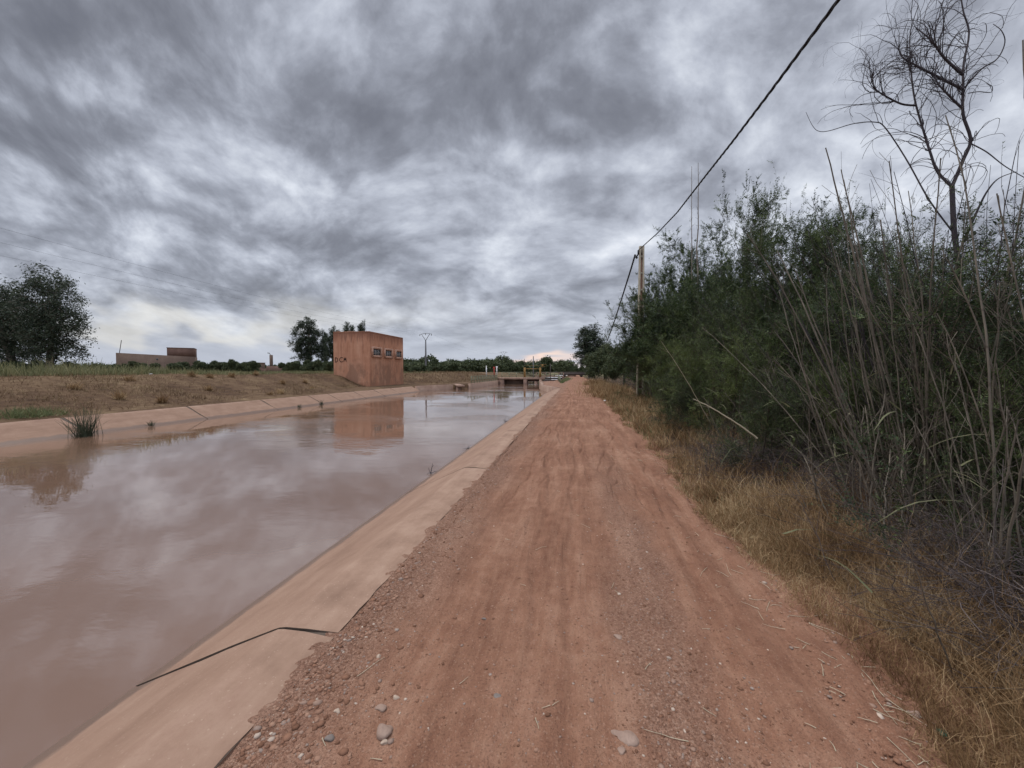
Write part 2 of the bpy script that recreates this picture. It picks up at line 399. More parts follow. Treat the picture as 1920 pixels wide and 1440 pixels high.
# ------------------------------------------------------------------ sky (world)
SUN_EL, SUN_AZ = R(64), R(-70)      # azimuth clockwise from +Y
def mk_world():
    w = bpy.data.worlds.new('World'); S.world = w; w.use_nodes = True
    w.node_tree.nodes.clear(); t = NT(w.node_tree)
    out = t.new('ShaderNodeOutputWorld'); bg = t.new('ShaderNodeBackground')
    t.l.new(bg.outputs[0], out.inputs[0])
    d = t.new('ShaderNodeTexCoord').outputs['Generated']
    x, y, z = t.sep(d)
    zz = t.math('MAXIMUM', z, 0)
    sc = t.math('POWER', t.math('ADD', zz, .14), -.5)
    k = t.math('DIVIDE', 1.22, t.math('ADD', t.math('MAXIMUM', y, 0), .32)); sk = t.math('MULTIPLY', sc, k)
    P = t.comb(t.math('MULTIPLY', x, sk), t.math('MULTIPLY', y, sc), t.math('MULTIPLY', t.math('LOGARITHM', t.math('ADD', t.math('MULTIPLY', zz, k), .10), 2.71828), .8))
    wc = t.vec('SUBTRACT', t.noise(P, .9, 2, .5, col=True), (.5, .5, .5))
    P2 = t.vec('ADD', P, t.vec('SCALE', wc, None, .55))
    n1 = t.noise(t.vec('ADD', P2, (1.7, 4.4, 0)), 1.7, 7, .5)
    n2 = t.noise(t.vec('ADD', P2, (7.3, 2.1, 4)), 4.4, 8, .55)
    n3 = t.noise(t.vec('ADD', P2, (3.3, 9.1, 1)), 11.0, 5, .6)
    nb = t.math('ABSOLUTE', t.math('SUBTRACT', t.noise(t.vec('ADD', P2, (5.1, 6.6, 2)), 2.3, 5, .5), .5))
    # broad masses of the cloud deck, by direction
    wd = t.vec('SUBTRACT', t.noise(P, 1.7, 3, .6, col=True), (.5, .5, .5))
    dn = t.vec('NORMALIZE', t.vec('ADD', d, t.vec('SCALE', wd, None, .26)))
    def blob(px, py, rx, ry, rot=0):
        c = ray(px, py); L = c.length; c = c.normalized()
        rt = CR @ Vector((1, 0, 0)); rt = (rt - c * rt.dot(c)).normalized(); up = rt.cross(c) * -1
        a = R(rot); t1 = rt * math.cos(a) + up * math.sin(a); t2 = up * math.cos(a) - rt * math.sin(a)
        sx = rx / F / L; sy = ry / F / L
        q1 = t.math('POWER', t.vec('DOT_PRODUCT', dn, tuple(t1 / sx)), 2)
        q2 = t.math('POWER', t.vec('DOT_PRODUCT', dn, tuple(t2 / sy)), 2)
        e = t.math('MULTIPLY', t.math('ADD', q1, q2), -1)
        e = t.math('ADD', e, t.mapr(t.vec('DOT_PRODUCT', dn, tuple(c)), -.2, .3, -30, 0))
        return t.math('EXPONENT', e)
    acc = None
    for b in BLOBS:
        v = t.math('MULTIPLY', blob(*b[1:]), b[0])
        acc = v if acc is None else t.math('ADD', acc, v)
    lowf = t.mapr(z, .02, .30)
    s = t.math('MULTIPLY', t.math('SUBTRACT', n1, .5), .85)
    s = t.math('ADD', s, t.math('MULTIPLY', t.math('SUBTRACT', n2, .5), .78))
    s = t.math('ADD', s, t.math('MULTIPLY', t.math('SUBTRACT', n3, .5), t.mapr(z, .1, .5, .5, .62)))
    s = t.math('ADD', s, t.math('MULTIPLY', t.math('SUBTRACT', nb, .10), 1.55))
    s = t.math('MULTIPLY', s, t.mapr(z, 0, .10, .35, 1))
    s = t.math('ADD', t.math('ADD', s, t.math('MULTIPLY', acc, .66)), .54)
    s = t.math('DIVIDE', t.math('ADD', s, .4), 1.5)
    c = t.ramp(s, [(.0, (.125, .132, .158)), (.24, (.158, .166, .196)), (.37, (.200, .211, .248)), (.50, (.285, .303, .355)), (.64, (.43, .458, .528)), (.80, (.62, .655, .725)), (1, (.88, .90, .94))])
    # thin band above the horizon
    hz = t.mapr(z, .15, .0, 0, .85, True)
    c = t.mix(hz, c, (.44, .475, .56))
    for col, px, py, rx, ry, k in ((( .80, .74, .60), 330, 618, 260, 26, .32), ((1.0, .70, .55), 1010, 686, 55, 9, .75), ((.80, .66, .60), 1020, 690, 180, 12, .45), ((.75, .73, .66), 560, 600, 260, 30, .25)):
        c = t.mix(t.math('MULTIPLY', blob(px, py, rx, ry), k), c, col)
    # unseen sky overhead and behind the camera, brightened to light the ground
    over = t.math('ADD', 1, t.math('MULTIPLY', t.mapr(z, .70, .93, 0, 1, True), ZEN))
    back = t.mapr(y, -.15, -.75, 1, BACK, True)
    c = t.vec('SCALE', c, None, t.math('MULTIPLY', t.math('MULTIPLY', over, back), 10 * SKYK))
    sky = t.new('ShaderNodeTexSky', sky_type='NISHITA', sun_disc=False)
    sky.sun_elevation = SUN_EL; sky.sun_rotation = SUN_AZ
    c = t.mix(.96, sky.outputs[0], c)
    t.put(bg.inputs[0], c); bg.inputs[1].default_value = .1
    w.cycles.sampling_method = 'MANUAL'; w.cycles.sample_map_resolution = 512
ZEN, BACK, SKYK = 2.8, 1.6, 1.0
BLOBS = [  # weight, px, py, rx, ry, rot : negative = dark mass
    (-.62, 10, 60, 200, 150), (-.3, 120, 0, 160, 60), (-.48, 340, 60, 220, 90, -18), (-.30, 560, 180, 220, 70, -12), (-.22, 720, 90, 130, 80),
    (-.36, 1010, 110, 240, 110), (-.30, 1180, 165, 150, 50, 20), (-.24, 830, 240, 200, 45, 6), (-.28, 610, 270, 130, 30),
    (-.26, 60, 250, 150, 40), (-.30, 1640, 30, 190, 80, 10), (-.16, 1000, 335, 110, 34), (-.16, 300, 370, 170, 30), (-.14, 600, 450, 300, 34),
    (-.16, 820, 525, 220, 22), (-.14, 250, 480, 220, 40), (-.16, 1880, 130, 120, 100), (-.12, 1000, 570, 170, 16), (-.1, 440, 545, 170, 18),
    (.72, 165, 145, 110, 50, 8), (.24, 610, 50, 70, 50), (.28, 1090, 298, 180, 24, 12), (.26, 1470, 270, 230, 110), (.22, 1290, 430, 150, 70),
    (.24, 1760, 340, 220, 110), (.20, 780, 312, 190, 26, 4), (.16, 480, 330, 160, 34), (.16, 1240, 210, 70, 90), (.16, 1130, 50, 60, 60),
    (.16, 300, 250, 130, 34), (.14, 900, 405, 260, 34), (.20, 1090, 515, 130, 26), (.14, 420, 600, 330, 34), (.12, 620, 500, 200, 18), (.14, 100, 330, 150, 30)]
mk_world()
# ------------------------------------------------------------------ terrain, canal, road
WATER = -.54
def lerp(a, b, t): return a + (b - a) * min(1, max(0, t))
def cut_left(y):
    if y < 40: return -18.0
    if y < 48.5: return lerp(-18.0, -13.85, (y - 40) / 8.5)
    return -13.85
def cut_right(y):
    if y < 38: return -1.62
    if y < 45.5: return lerp(-1.75, -4.05, (y - 38) / 7.5)
    if y < 69: return lerp(-4.05, -6.1, (y - 45.5) / 22)
    if y < 71: return lerp(-6.1, -4.0, (y - 69) / 2)
    return -4.0
def toe(y):
    if y < 22: return -18.6
    if y < 38: return lerp(-18.6, -22.9, ((y - 22) / 16) ** 1.4)
    if y < 47.5: return -22.9
    if y < 53: return lerp(-22.9, -18.2, (y - 47.5) / 5.5)
    return -18.2
def crest(y):
    if y < 30: return -25.6
    if y < 39: return lerp(-25.6, -27.4, (y - 30) / 9)
    if y < 52: return -27.4
    return lerp(-27.4, -24.0, (y - 52) / 6)
def gz(x, y):
    """height of the earth at a point (left bank and right verge)"""
    to, cr = toe(y), crest(y)
    n = float(fbm(np.array([x * .35]), np.array([y * .35]), 4, 3)[0])
    if x < -10:
        u = (to - x) / (to - cr); u = min(1, max(0, u))
        s = u * u * (3 - 2 * u) * .35 + u * .65
        return .02 + 1.44 * s + n * .34 * min(1, u * 5) * (1 if x > -60 else .5)
    if x > 1.5:
        u = min(1, max(0, x - 1.8) / 1.5)
        return -.075 + .145 * u + n * .16 * u
    return -.075
def mk_ground():
    ys = list(np.arange(-40, -2, 2.0)) + list(np.arange(-2, 16, .3)) + list(np.arange(16, 80, .6))
    y = 80
    while y < 5000: ys.append(y); y *= 1.12
    rows = []
    for y in ys:
        cl, cr, to, cs = cut_left(y), cut_right(y), toe(y), crest(y)
        xs = [-5000, -1500, -600, -300, -160, -100, -75, -60, -50, -43, -38, -34, -31.5, cs - 2.5, cs - 1.2]
        xs += [cs + (to - cs) * k / 16 for k in range(17)]
        xs += [to + (cl - .02 - to) * .5, cl - .02, cl + .02, cr - .02, cr + .02, cr + .1 + (1.3 - cr) * .3, 1.3]
        xs += [1.45, 1.6, 1.75, 1.9, 2.1, 2.3, 2.6, 2.9, 3.3, 3.8, 4.4, 5, 6, 7.5, 9, 11, 14, 18, 25, 40, 80, 200, 600, 1500, 5000]
        zs = []
        for x in xs:
            if cl < x < cr: zs.append(-2.6)
            elif x > cr and x < 1.4: zs.append(-.075 if y < 37.6 else -.035)
            else: zs.append(gz(x, y))
            if x < -18 and abs(x - cl) < .03: zs[-1] = -.06
        rows.append((xs, [y] * len(xs), zs))
    X = np.array([r[0] for r in rows]); Y = np.array([r[1] for r in rows], float); Z = np.array([r[2] for r in rows])
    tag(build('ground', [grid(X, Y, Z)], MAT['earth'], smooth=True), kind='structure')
mk_ground()

# muddy water filling the canal
X, Y = np.meshgrid(np.array([-19.5, -10, -.9]), np.array([-40, 0, 20, 41.]))
X2, Y2 = np.meshgrid(np.array([-19.5, -10, -2.2]), np.array([41, 60, 180., 600]))
tag(build('canal_water', [grid(X, Y, X * 0 + WATER), grid(X2, Y2, X2 * 0 + WATER)], MAT['water']), kind='structure')

# concrete lining, cast in panels with open joints
def lining(name, prof, joints, ymin, ymax, seed, jw):
    prof = np.array(prof)
    d = np.concatenate([[0], np.cumsum(np.linalg.norm(np.diff(prof, axis=0), axis=1))])
    u = np.unique(np.concatenate([np.linspace(0, d[-1], 26), d]))
    px = np.interp(u, d, prof[:, 0]); pz = np.interp(u, d, prof[:, 1])
    js = [ymin] + sorted(j for j in joints if ymin < j < ymax) + [ymax]
    parts = []
    def jl(k, s):   # the line of joint k, in plan
        if k in (0, len(js) - 1): return np.full(len(u), js[k])
        g = jw(k) * (.35 + 1.3 * vnoise(u * 3 + k * 7, u * 0, seed + 5)) * np.where(u < .45, 1.25, .6 if k == 3 else 1.0)
        return js[k] + fbm(u * 1.3 + k * 11, u * 0 + seed, 4, seed) * .10 + s * g * .5 + fbm(u * 14, u * 0 + k + s * .2, 4, seed + 9) * .03
    for k in range(len(js) - 1):
        a, b = jl(k, 1), jl(k + 1, -1)
        n = max(4, int((js[k + 1] - js[k]) / (.12 if js[k + 1] < 14 else .5)))
        tt = np.linspace(0, 1, n)[:, None]
        Yg = a[None] * (1 - tt) + b[None] * tt
        Xg = np.repeat(px[None], n, 0).copy(); Zg = np.repeat(pz[None], n, 0).copy()
        sgn = 1 if prof[0, 0] > prof[-1, 0] else -1
        edge = np.exp(-u / .05)[None]
        Xg += edge * (fbm(Yg * 1.2, Yg * 0, 3, seed + 2) * .02 + fbm(Yg * 9, Yg * 0, 4, seed + 2) * .03) * sgn
        Zg += fbm(Xg * 1.5, Yg * .6, 4, seed + 3) * .004 - edge * .012
        tilt = (random.random() - .5) * .006
        Zg += tilt
        parts.append(grid(Xg, Yg, Zg) if sgn < 0 else grid(Xg[:, ::-1], Yg[:, ::-1], Zg[:, ::-1]))
        for yy in (0, n - 1):   # the sides of the joint
            q = np.stack([np.stack([Xg[yy], Yg[yy], Zg[yy]], -1), np.stack([Xg[yy], Yg[yy], Zg[yy] - .10], -1)])
            parts.append(grid(q[..., 0], q[..., 1], q[..., 2], 1))
    # mortar bed below the joints
    yy = np.array([ymin, ymax])
    parts.append(grid(np.repeat(px[None], 2, 0), np.repeat(yy[:, None], len(u), 1), np.repeat(pz[None] - .018, 2, 0), 1))
    # outer edge of the slab
    q = np.array([[prof[0, 0], y, z] for z in (prof[0, 1] - .02, prof[0, 1] - .2) for y in np.linspace(ymin, ymax, 40)]).reshape(2, 40, 3)
    parts.append(grid(q[..., 0], q[..., 1], q[..., 2]))
    tag(build(name, parts, [MAT['lining'], MAT['joint']], smooth=False), kind='structure')
PR = [(-1.49, .0), (-1.84, .0), (-1.885, -.006), (-1.93, -.024), (-3.02, WATER), (-3.9, -1.0), (-6, -2.2)]
PL = [(-18.12, .015), (-18.02, .02), (-17.94, .005), (-17.85, -.035), (-16.8, WATER), (-15.9, -1.0), (-14, -2.2)]
lining('canal_lining', PR, [2.14 + 4.25 * k for k in range(-3, 9)], -14, 38.2, 4, lambda k: .021 if k == 3 else .028)
lining('canal_lining', PL, [10.8, 15.2, 19.5, 23.5, 25.6, 28.9, 32.0, 35.2] + [10.8 - 4.4 * k for k in range(1, 8)], -24, 40.2, 8, lambda k: .065)

# dirt road with its wheel ruts
def road_z(X, Y):
    w = (vnoise(Y * .35, Y * 0, 31) - .5) * .5
    z = 0 * X
    for c, wd, a in ((-.45, .10, .018), (-.28, .045, .016), (-.05, .05, .016), (.10, .04, .012), (.22, .09, .014), (.78, .12, .020), (.95, .05, .012), (1.25, .08, .014), (-.85, .09, .012)):
        ww = w * (.6 + .5 * math.sin(c * 9)) + (vnoise(Y * .9 + c * 40, Y * 0, 7) - .5) * .16
        on_ = np.clip(vnoise(Y * .3 + c * 19, Y * 0, 11) * 2 - .35, 0, 1)
        r = (X - c - ww) / wd
        z = z - a * on_ * (np.exp(-r * r) - .55 * np.exp(-(np.abs(r) - 1.7) ** 2 * 2.5))
    z = z + fbm(X * 1.3, Y * .8, 4, 20) * .035 + fbm(X * 7, Y * 5, 4, 21) * .022 + fbm(X * 24, Y * 18, 3, 22) * .010
    # little drainage rills, mid distance
    rl = np.abs(vnoise(X * 5.5 + fbm(X, Y * .8, 3, 40) * 3, Y * .55, 41) - .5)
    z = z - .034 * np.exp(-(rl / .05) ** 2) * np.clip((Y - 3.5) / 3, 0, 1)
    z = z - np.clip((X - 1.38 + fbm(X * .8, Y * .9, 5, 44) * 1.3) / 1.1, 0, 1) ** 1.5 * .16 - .020 + (.008 + fbm(X * 16, Y * 16, 3, 46) * .022) * np.exp(-((X + 1.5) / .12) ** 2)
    return z
def mk_road():
    ys = []; y = -3.0
    while y < 72:
        ys.append(y); y += .05 if y < .8 else .014 + max(0, y - 1.2) * .0085
    xs = np.concatenate([np.arange(-1.60, 1.9, .016), np.arange(1.9, 2.7, .03)])
    X, Y = np.meshgrid(xs, np.array(ys))
    Z = road_z(X, Y)
    far = np.clip((Y - 36) / 20, 0, 1)
    X = X + far * (X - .6) * .1 + fbm(Y * .8, Y * 0, 4, 50) * .25 * np.clip((X - .8), 0, 1)
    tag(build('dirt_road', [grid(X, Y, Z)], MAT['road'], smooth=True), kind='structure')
    ys = [72 - .3]; 
    while ys[-1] < 3000: ys.append(ys[-1] * 1.05)
    X, Y = np.meshgrid(np.array([-2.2, -.5, 1.2, 2.6]), np.array(ys))
    X = X + np.clip((Y - 90) / 60, 0, 8) ** 1.3 * -.8
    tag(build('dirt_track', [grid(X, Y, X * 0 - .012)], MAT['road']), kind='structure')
    # yard between road, wing wall and sluice
    X, Y = np.meshgrid(np.linspace(0, 1, 24), np.linspace(38.3, 74, 60))
    cr = np.array([[cut_right(v) + .1 for v in Y[:, 0]]]).T
    X = cr + X * (-1.45 - cr)
    Z = -.028 + fbm(X, Y, 4, 60) * .03
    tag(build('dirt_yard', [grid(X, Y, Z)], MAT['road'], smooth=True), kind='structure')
mk_road()

# gravel and stones
def stones_mesh(n, xf, yf, sz, flat=.42, sub=1, zf=None, k=0):
    v, f = ico(sub)
    x, y = xf(n), yf(n)
    s = sz(n)
    sc = s[:, None] * rng.uniform(.7, 1.3, (n, 3)); sc[:, 2] *= flat
    a = rng.uniform(0, 6.28, n); c, sn = np.cos(a), np.sin(a)
    V = v[None] * sc[:, None] * (1 + rng.uniform(-.22, .22, (n, len(v), 1)))
    V = np.stack([V[..., 0] * c[:, None] - V[..., 1] * sn[:, None], V[..., 0] * sn[:, None] + V[..., 1] * c[:, None], V[..., 2]], -1)
    z = (zf(x, y) if zf else road_z(x, y)) + sc[:, 2] * .05
    V += np.stack([x, y, z], -1)[:, None]
    fa = (f[None] + (np.arange(n) * len(v))[:, None, None]).reshape(-1, 3)
    return V.reshape(-1, 3), fa, k
def expy(lo, hi):
    return lambda n: lo * (hi / lo) ** rng.uniform(0, 1, n)
parts = [
    stones_mesh(5200, lambda n: -1.47 + np.abs(rng.normal(0, .22, n)), expy(.9, 14), lambda n: np.clip(rng.lognormal(-5.2, .6, n), .003, .022)),
    stones_mesh(5200, lambda n: .55 + rng.normal(0, .22, n), expy(.9, 8), lambda n: np.clip(rng.lognormal(-5.4, .45, n), .003, .014)),
    stones_mesh(9000, lambda n: rng.uniform(-1.4, 1.9, n), expy(.9, 14), lambda n: np.clip(rng.lognormal(-5.55, .5, n), .0025, .016)),
    stones_mesh(1600, lambda n: 1.65 + rng.normal(0, .22, n), expy(.9, 8), lambda n: np.clip(rng.lognormal(-5.0, .5, n), .003, .02))]
tag(build('gravel', parts, MAT['gravel']), kind='stuff')
def stone(px, py, w, mat, label, flat=.55, seed=0, sink=.55):
    p = on(px, py, -.02); dd = (CR.transposed() @ (p - EYE)); dep = -dd.z
    s = w / F * dep / 2
    v, f = ico(3); rs = np.random.default_rng(seed)
    d = rs.normal(0, 1, (10, 3)); d = nrm(d)
    r = np.ones(len(v))
    for q in d:   # flattened facets of a river stone
        h = v @ q; r *= 1 - .34 * np.clip(h - .55, 0, 1) / .45
    V = v * r[:, None] * np.array([s, s * .85, s * flat])
    a = rs.uniform(-.6, .6); V[:, :2] = V[:, :2] @ np.array([[math.cos(a), math.sin(a)], [-math.sin(a), math.cos(a)]])
    z = float(road_z(np.array([p.x]), np.array([p.y]))[0])
    o = build('stone', [(V, f, 0)], MAT[mat], smooth=True, loc=None)
    o.location = (p.x, p.y, z + s * flat * (1 - 2 * sink))
    tag(o, label, 'stone', 'larger stones lying in the dirt road')
stone(722, 1372, 44, 'stone', 'largest rounded grey pink stone near the bottom, left of the road centre', .62, 1, .42)
stone(1169, 1380, 58, 'stone', 'big flat grey brown stone sunk into the dirt, bottom right of centre', .4, 2, .55)
stone(1166, 1410, 22, 'stone', 'small brown stone touching the near edge of the big flat stone', .5, 3)
stone(720, 1394, 15, 'stonew', 'small squarish cream stone just in front of the largest rounded stone', .8, 4, .4)
stone(713, 1328, 26, 'stone', 'flattish mauve stone just behind the largest rounded stone', .45, 5)
stone(742, 1303, 18, 'stonew', 'pale round stone alone on red dirt behind the mauve stone', .6, 6)
stone(615, 1387, 24, 'stoneg', 'dark blue grey stone near the bottom left gravel edge', .5, 7)
stone(631, 1335, 18, 'stonew', 'white and tan stone left of the mauve stone', .5, 8)
stone(933, 1303, 16, 'stoneg', 'dark grey stone alone near the middle of the road', .5, 9)
stone(710, 1232, 16, 'stonew', 'white stone at the inner rim of the left gravel strip', .6, 10)
stone(1158, 1194, 22, 'stone', 'flat brown stone ahead of the bottom row, right of the road centre', .3, 11)
stone(908, 1158, 13, 'stoneg', 'grey stone farther up the road, left of the middle ruts', .5, 12)
stone(1718, 1338, 30, 'stone', 'rounded stone at the lower right beside the grass verge', .6, 13)
# ------------------------------------------------------------------ pump house
def wall_holes(w, h, holes, th, k=0):
    """vertical wall in local (u, outward, z) with openings; list of parts"""
    us = sorted({0, w, *[q for a in holes for q in (a[0], a[1])]}); zs = sorted({0, h, *[q for a in holes for q in (a[2], a[3])]})
    out = []
    for i in range(len(us) - 1):
        for j in range(len(zs) - 1):
            cu, cz = (us[i] + us[i + 1]) / 2, (zs[j] + zs[j + 1]) / 2
            if any(a[0] < cu < a[1] and a[2] < cz < a[3] for a in holes): continue
            out.append((np.array([(us[i], 0, zs[j]), (us[i + 1], 0, zs[j]), (us[i + 1], 0, zs[j + 1]), (us[i], 0, zs[j + 1])], float), np.array([(0, 1, 2, 3)]), k))
    for a in holes:
        c = [(a[0], a[2]), (a[1], a[2]), (a[1], a[3]), (a[0], a[3])]
        for q in range(4):
            (u0, z0), (u1, z1) = c[q], c[(q + 1) % 4]
            out.append((np.array([(u0, 0, z0), (u0, -th, z0), (u1, -th, z1), (u1, 0, z1)], float), np.array([(0, 1, 2, 3)]), k))
    return out
def place(parts, o, du, dn):
    o, du, dn = np.array(o, float), np.array(du, float), np.array(dn, float)
    return [(o + v[:, :1] * du + v[:, 1:2] * dn + v[:, 2:] * np.array([0, 0, 1.]), f, k) for v, f, k in parts]
def mk_house():
    cx, cy, H = -22.5, 39.35, 5.9
    W, L = 4.35, 8.4      # along -X, along +Y
    rt = empty('pump_house', (cx - W / 2, cy + L / 2, 0), 'tall terracotta plastered pump house with flat roof at the far canal edge', 'pump house')
    lo = np.array([cx - W / 2, cy + L / 2, 0])
    def B(name, parts, mats, parent=rt, smooth=False): return build(name, [(np.asarray(v) - (lo if parent is rt else 0), f, k) for v, f, k in parts], mats, parent, smooth)
    win = [(.41, 2.66), (3.22, 5.34), (6.0, 7.95)]
    z0, z1 = 3.62, 4.55
    z0, z1 = 3.27, 4.47
    face = place(wall_holes(L, H, [(a + .25, b - .25, z0 + .25, z1 - .25) for a, b in win], .22), (cx, cy, 0), (0, 1, 0), (1, 0, 0))
    def quad(*p): return np.array(p, float), np.array([(0, 1, 2, 3)]), 0
    h0 = -.6
    sh = face + [quad((cx - W, cy, h0), (cx, cy, h0), (cx, cy, H), (cx - W, cy, H)), quad((cx - W, cy + L, h0), (cx - W, cy, h0), (cx - W, cy, H), (cx - W, cy + L, H)),
                 quad((cx, cy + L, h0), (cx - W, cy + L, h0), (cx - W, cy + L, H), (cx, cy + L, H)), quad((cx, cy, h0), (cx, cy + L, h0), (cx, cy + L, 0), (cx, cy, 0))]
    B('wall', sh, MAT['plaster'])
    B('roof', [box((cx - W / 2, cy + L / 2, H + .05), (W - .02, L - .02, .1)), box((cx - .1, cy + L / 2, H + .16), (.2, L - .002, .12)), box((cx - W + .1, cy + L / 2, H + .16), (.2, L - .002, .12)),
               box((cx - W / 2, cy + .1, H + .163), (W - .42, .2, .12)), box((cx - W / 2, cy + L - .1, H + .163), (W - .42, .2, .12))], MAT['plaster'])
    v, f = ico(1)
    for _ in range(6): B('rubble', [(v * np.array([.28, .22, .12]) * random.uniform(.6, 1.3) + np.array([cx - W + .3 + random.random() * 2.2, cy + .3 + random.random() * .4, H + .25]), f, 0)], MAT['brick'])
    for a, b in win:
        c = np.array([cx, cy + (a + b) / 2, (z0 + z1) / 2])
        fr = build('window', [(np.array(v) - 0, f, k) for v, f, k in (
            box((.03, -(b - a) / 2 + .125, 0), (.20, .25, z1 - z0)), box((.03, (b - a) / 2 - .125, 0), (.20, .25, z1 - z0)),
            box((.03, 0, (z1 - z0) / 2 - .125), (.196, b - a - .5, .25)), box((.05, 0, -(z1 - z0) / 2 + .125), (.24, b - a - .5, .25)))], MAT['frame'], rt)
        fr.location = c - lo
        build('pane', [box((-.02, 0, 0), (.02, b - a - .51, z1 - z0 - .51))], MAT['darkglass'], fr)
        w2, h2 = b - a - .5, z1 - z0 - .5
        g = [box((.05, -w2 / 2 + w2 * k / 3, 0), (.03, .05, h2)) for k in (1, 2)] + [box((.03, 0, -h2 / 2 + h2 * k / 4), (.026, w2, .04)) for k in (1, 2, 3)]
        build('grille', g, MAT['grille'], fr)
    # sprayed letters D C M
    def stroke(pts, w=.085):
        P = np.array([(cx - W + a, cy - .006, z) for a, z in pts]); n = len(P)
        T = nrm(np.gradient(P, axis=0)); sd = np.cross(T, [0, 1., 0]) * w / 2
        V = np.stack([P - sd, P + sd], 1).reshape(-1, 3)
        return V, np.array([(2 * i, 2 * i + 1, 2 * i + 3, 2 * i + 2) for i in range(n - 1)]), 0
    b = 2.72; h = .50
    arc = lambda ox, oz, rx, rz, a0, a1: [(ox + rx * math.cos(R(a)), oz + rz * math.sin(R(a))) for a in np.linspace(a0, a1, 14)]
    marks = [[(.20, b), (.21, b + h * .5), (.22, b + h)], [(.22, b + h - .02), *arc(.24, b + h / 2, .28, h / 2, 80, -85), (.2, b + .01)],
             arc(.98, b + h / 2 + .02, .24, h / 2, 50, 310), [(1.26, b + .02), (1.29, b + h * .6), (1.31, b + h)], [(1.30, b + h), (1.39, b + h * .45), (1.42, b + h * .42)], [(1.41, b + h * .42), (1.49, b + h * .95), (1.50, b + h)], [(1.50, b + h), (1.53, b + h * .5), (1.55, b + .05)]]
    B('graffiti', [stroke(m) for m in marks], MAT['paint'])
mk_house()

# ------------------------------------------------------------------ canal walls and sluice
def wall_run(name, pts, top, th, bottom, mat, label, cat, side=1, cap=.05):
    p = np.array(pts, float); parts = []
    for i in range(len(p) - 1):
        d = p[i + 1] - p[i]; L = np.linalg.norm(d); d /= L; n = np.array([d[1], -d[0]]) * side
        c = (p[i] + p[i + 1]) / 2 + n * th / 2
        parts.append(box((*c, (top + bottom) / 2), (L + (.02 if i % 2 else 0), th, top - bottom), 0, math.atan2(d[1], d[0])))
    q = np.concatenate([v for v, f, k in parts]); c = q.mean(0); c[2] = 0
    o = build(name, parts, mat, loc=c); tag(o, label, cat); return o
wall_run('wing_wall', [(-1.95, 38.2), (-4.1, 45.5)], .06, .42, -2.6, MAT['conc'], 'short slanting concrete wing wall where the road side lining ends', 'canal wall', 1)
wall_run('canal_wall', [(-4.1, 45.52), (-6.15, 67.0)], -.02, .4, -2.6, MAT['conc'], 'straight concrete wall running from the wing wall end to the sluice', 'canal wall', 1)
wall_run('wing_wall', [(-17.3, 40.2), (-14.9, 45.4)], .06, .42, -2.6, MAT['conc'], 'slanting concrete wing wall beside the pump house on the far bank', 'canal wall', -1)
o = wall_run('canal_wall', [(-13.5, 48.6), (-13.5, 67.0)], .10, .45, -2.6, MAT['conc'], 'long concrete wall below the green railing on the far bank', 'canal wall', -1)
# landing slab jutting over the water
rt = empty('landing_platform', (-14.8, 47.2, 0), 'concrete landing slab jutting over the water beside the far wing wall', 'platform')
sl = box((0, 0, -.08), (.9, 5.2, .22), 0, 0.43)
build('slab', [sl], MAT['conc'], rt); build('support', [box((-.25, 0, -1.4), (.4, 5.0, 2.35), 0, .43)], MAT['concd'], rt)

def railing(p0, p1, h, label, posts, balus, z0=0.0, z1=None):
    z1 = z0 if z1 is None else z1
    a = np.array([*p0, z0]); b = np.array([*p1, z1])
    rt = empty('railing', tuple(a), label, 'railing'); d = b - a
    up = np.array([0, 0, 1.])
    for zz, w in ((h, .07), (h * .52, .05), (.12, .05)): build('rail', [bar(up * zz, d + up * zz, w, w)], MAT['green'], rt)
    for k in range(posts):
        q = d * k / (posts - 1); build('post', [bar(q, q + up * h, .08, .08)], MAT['green'], rt)
    if balus:
        build('baluster', [bar(d * (k + .5) / balus + up * .12, d * (k + .5) / balus + up * (h - .03), .022, .022) for k in range(balus)], MAT['green'], rt)['kind'] = 'stuff'
    return rt
railing((-13.75, 49.6), (-13.75, 66.6), .95, 'long green railing on the far bank wall before the sluice', 12, 48, .10)
railing((-13.4, 69.2), (-2.5, 69.2), .95, 'green railing across the sluice bridge behind the orange hoist', 9, 40, .62)
railing((-3.4, 74), (-2.3, 58), .95, 'short green railing on the road side beside the sluice', 7, 34, -.02)

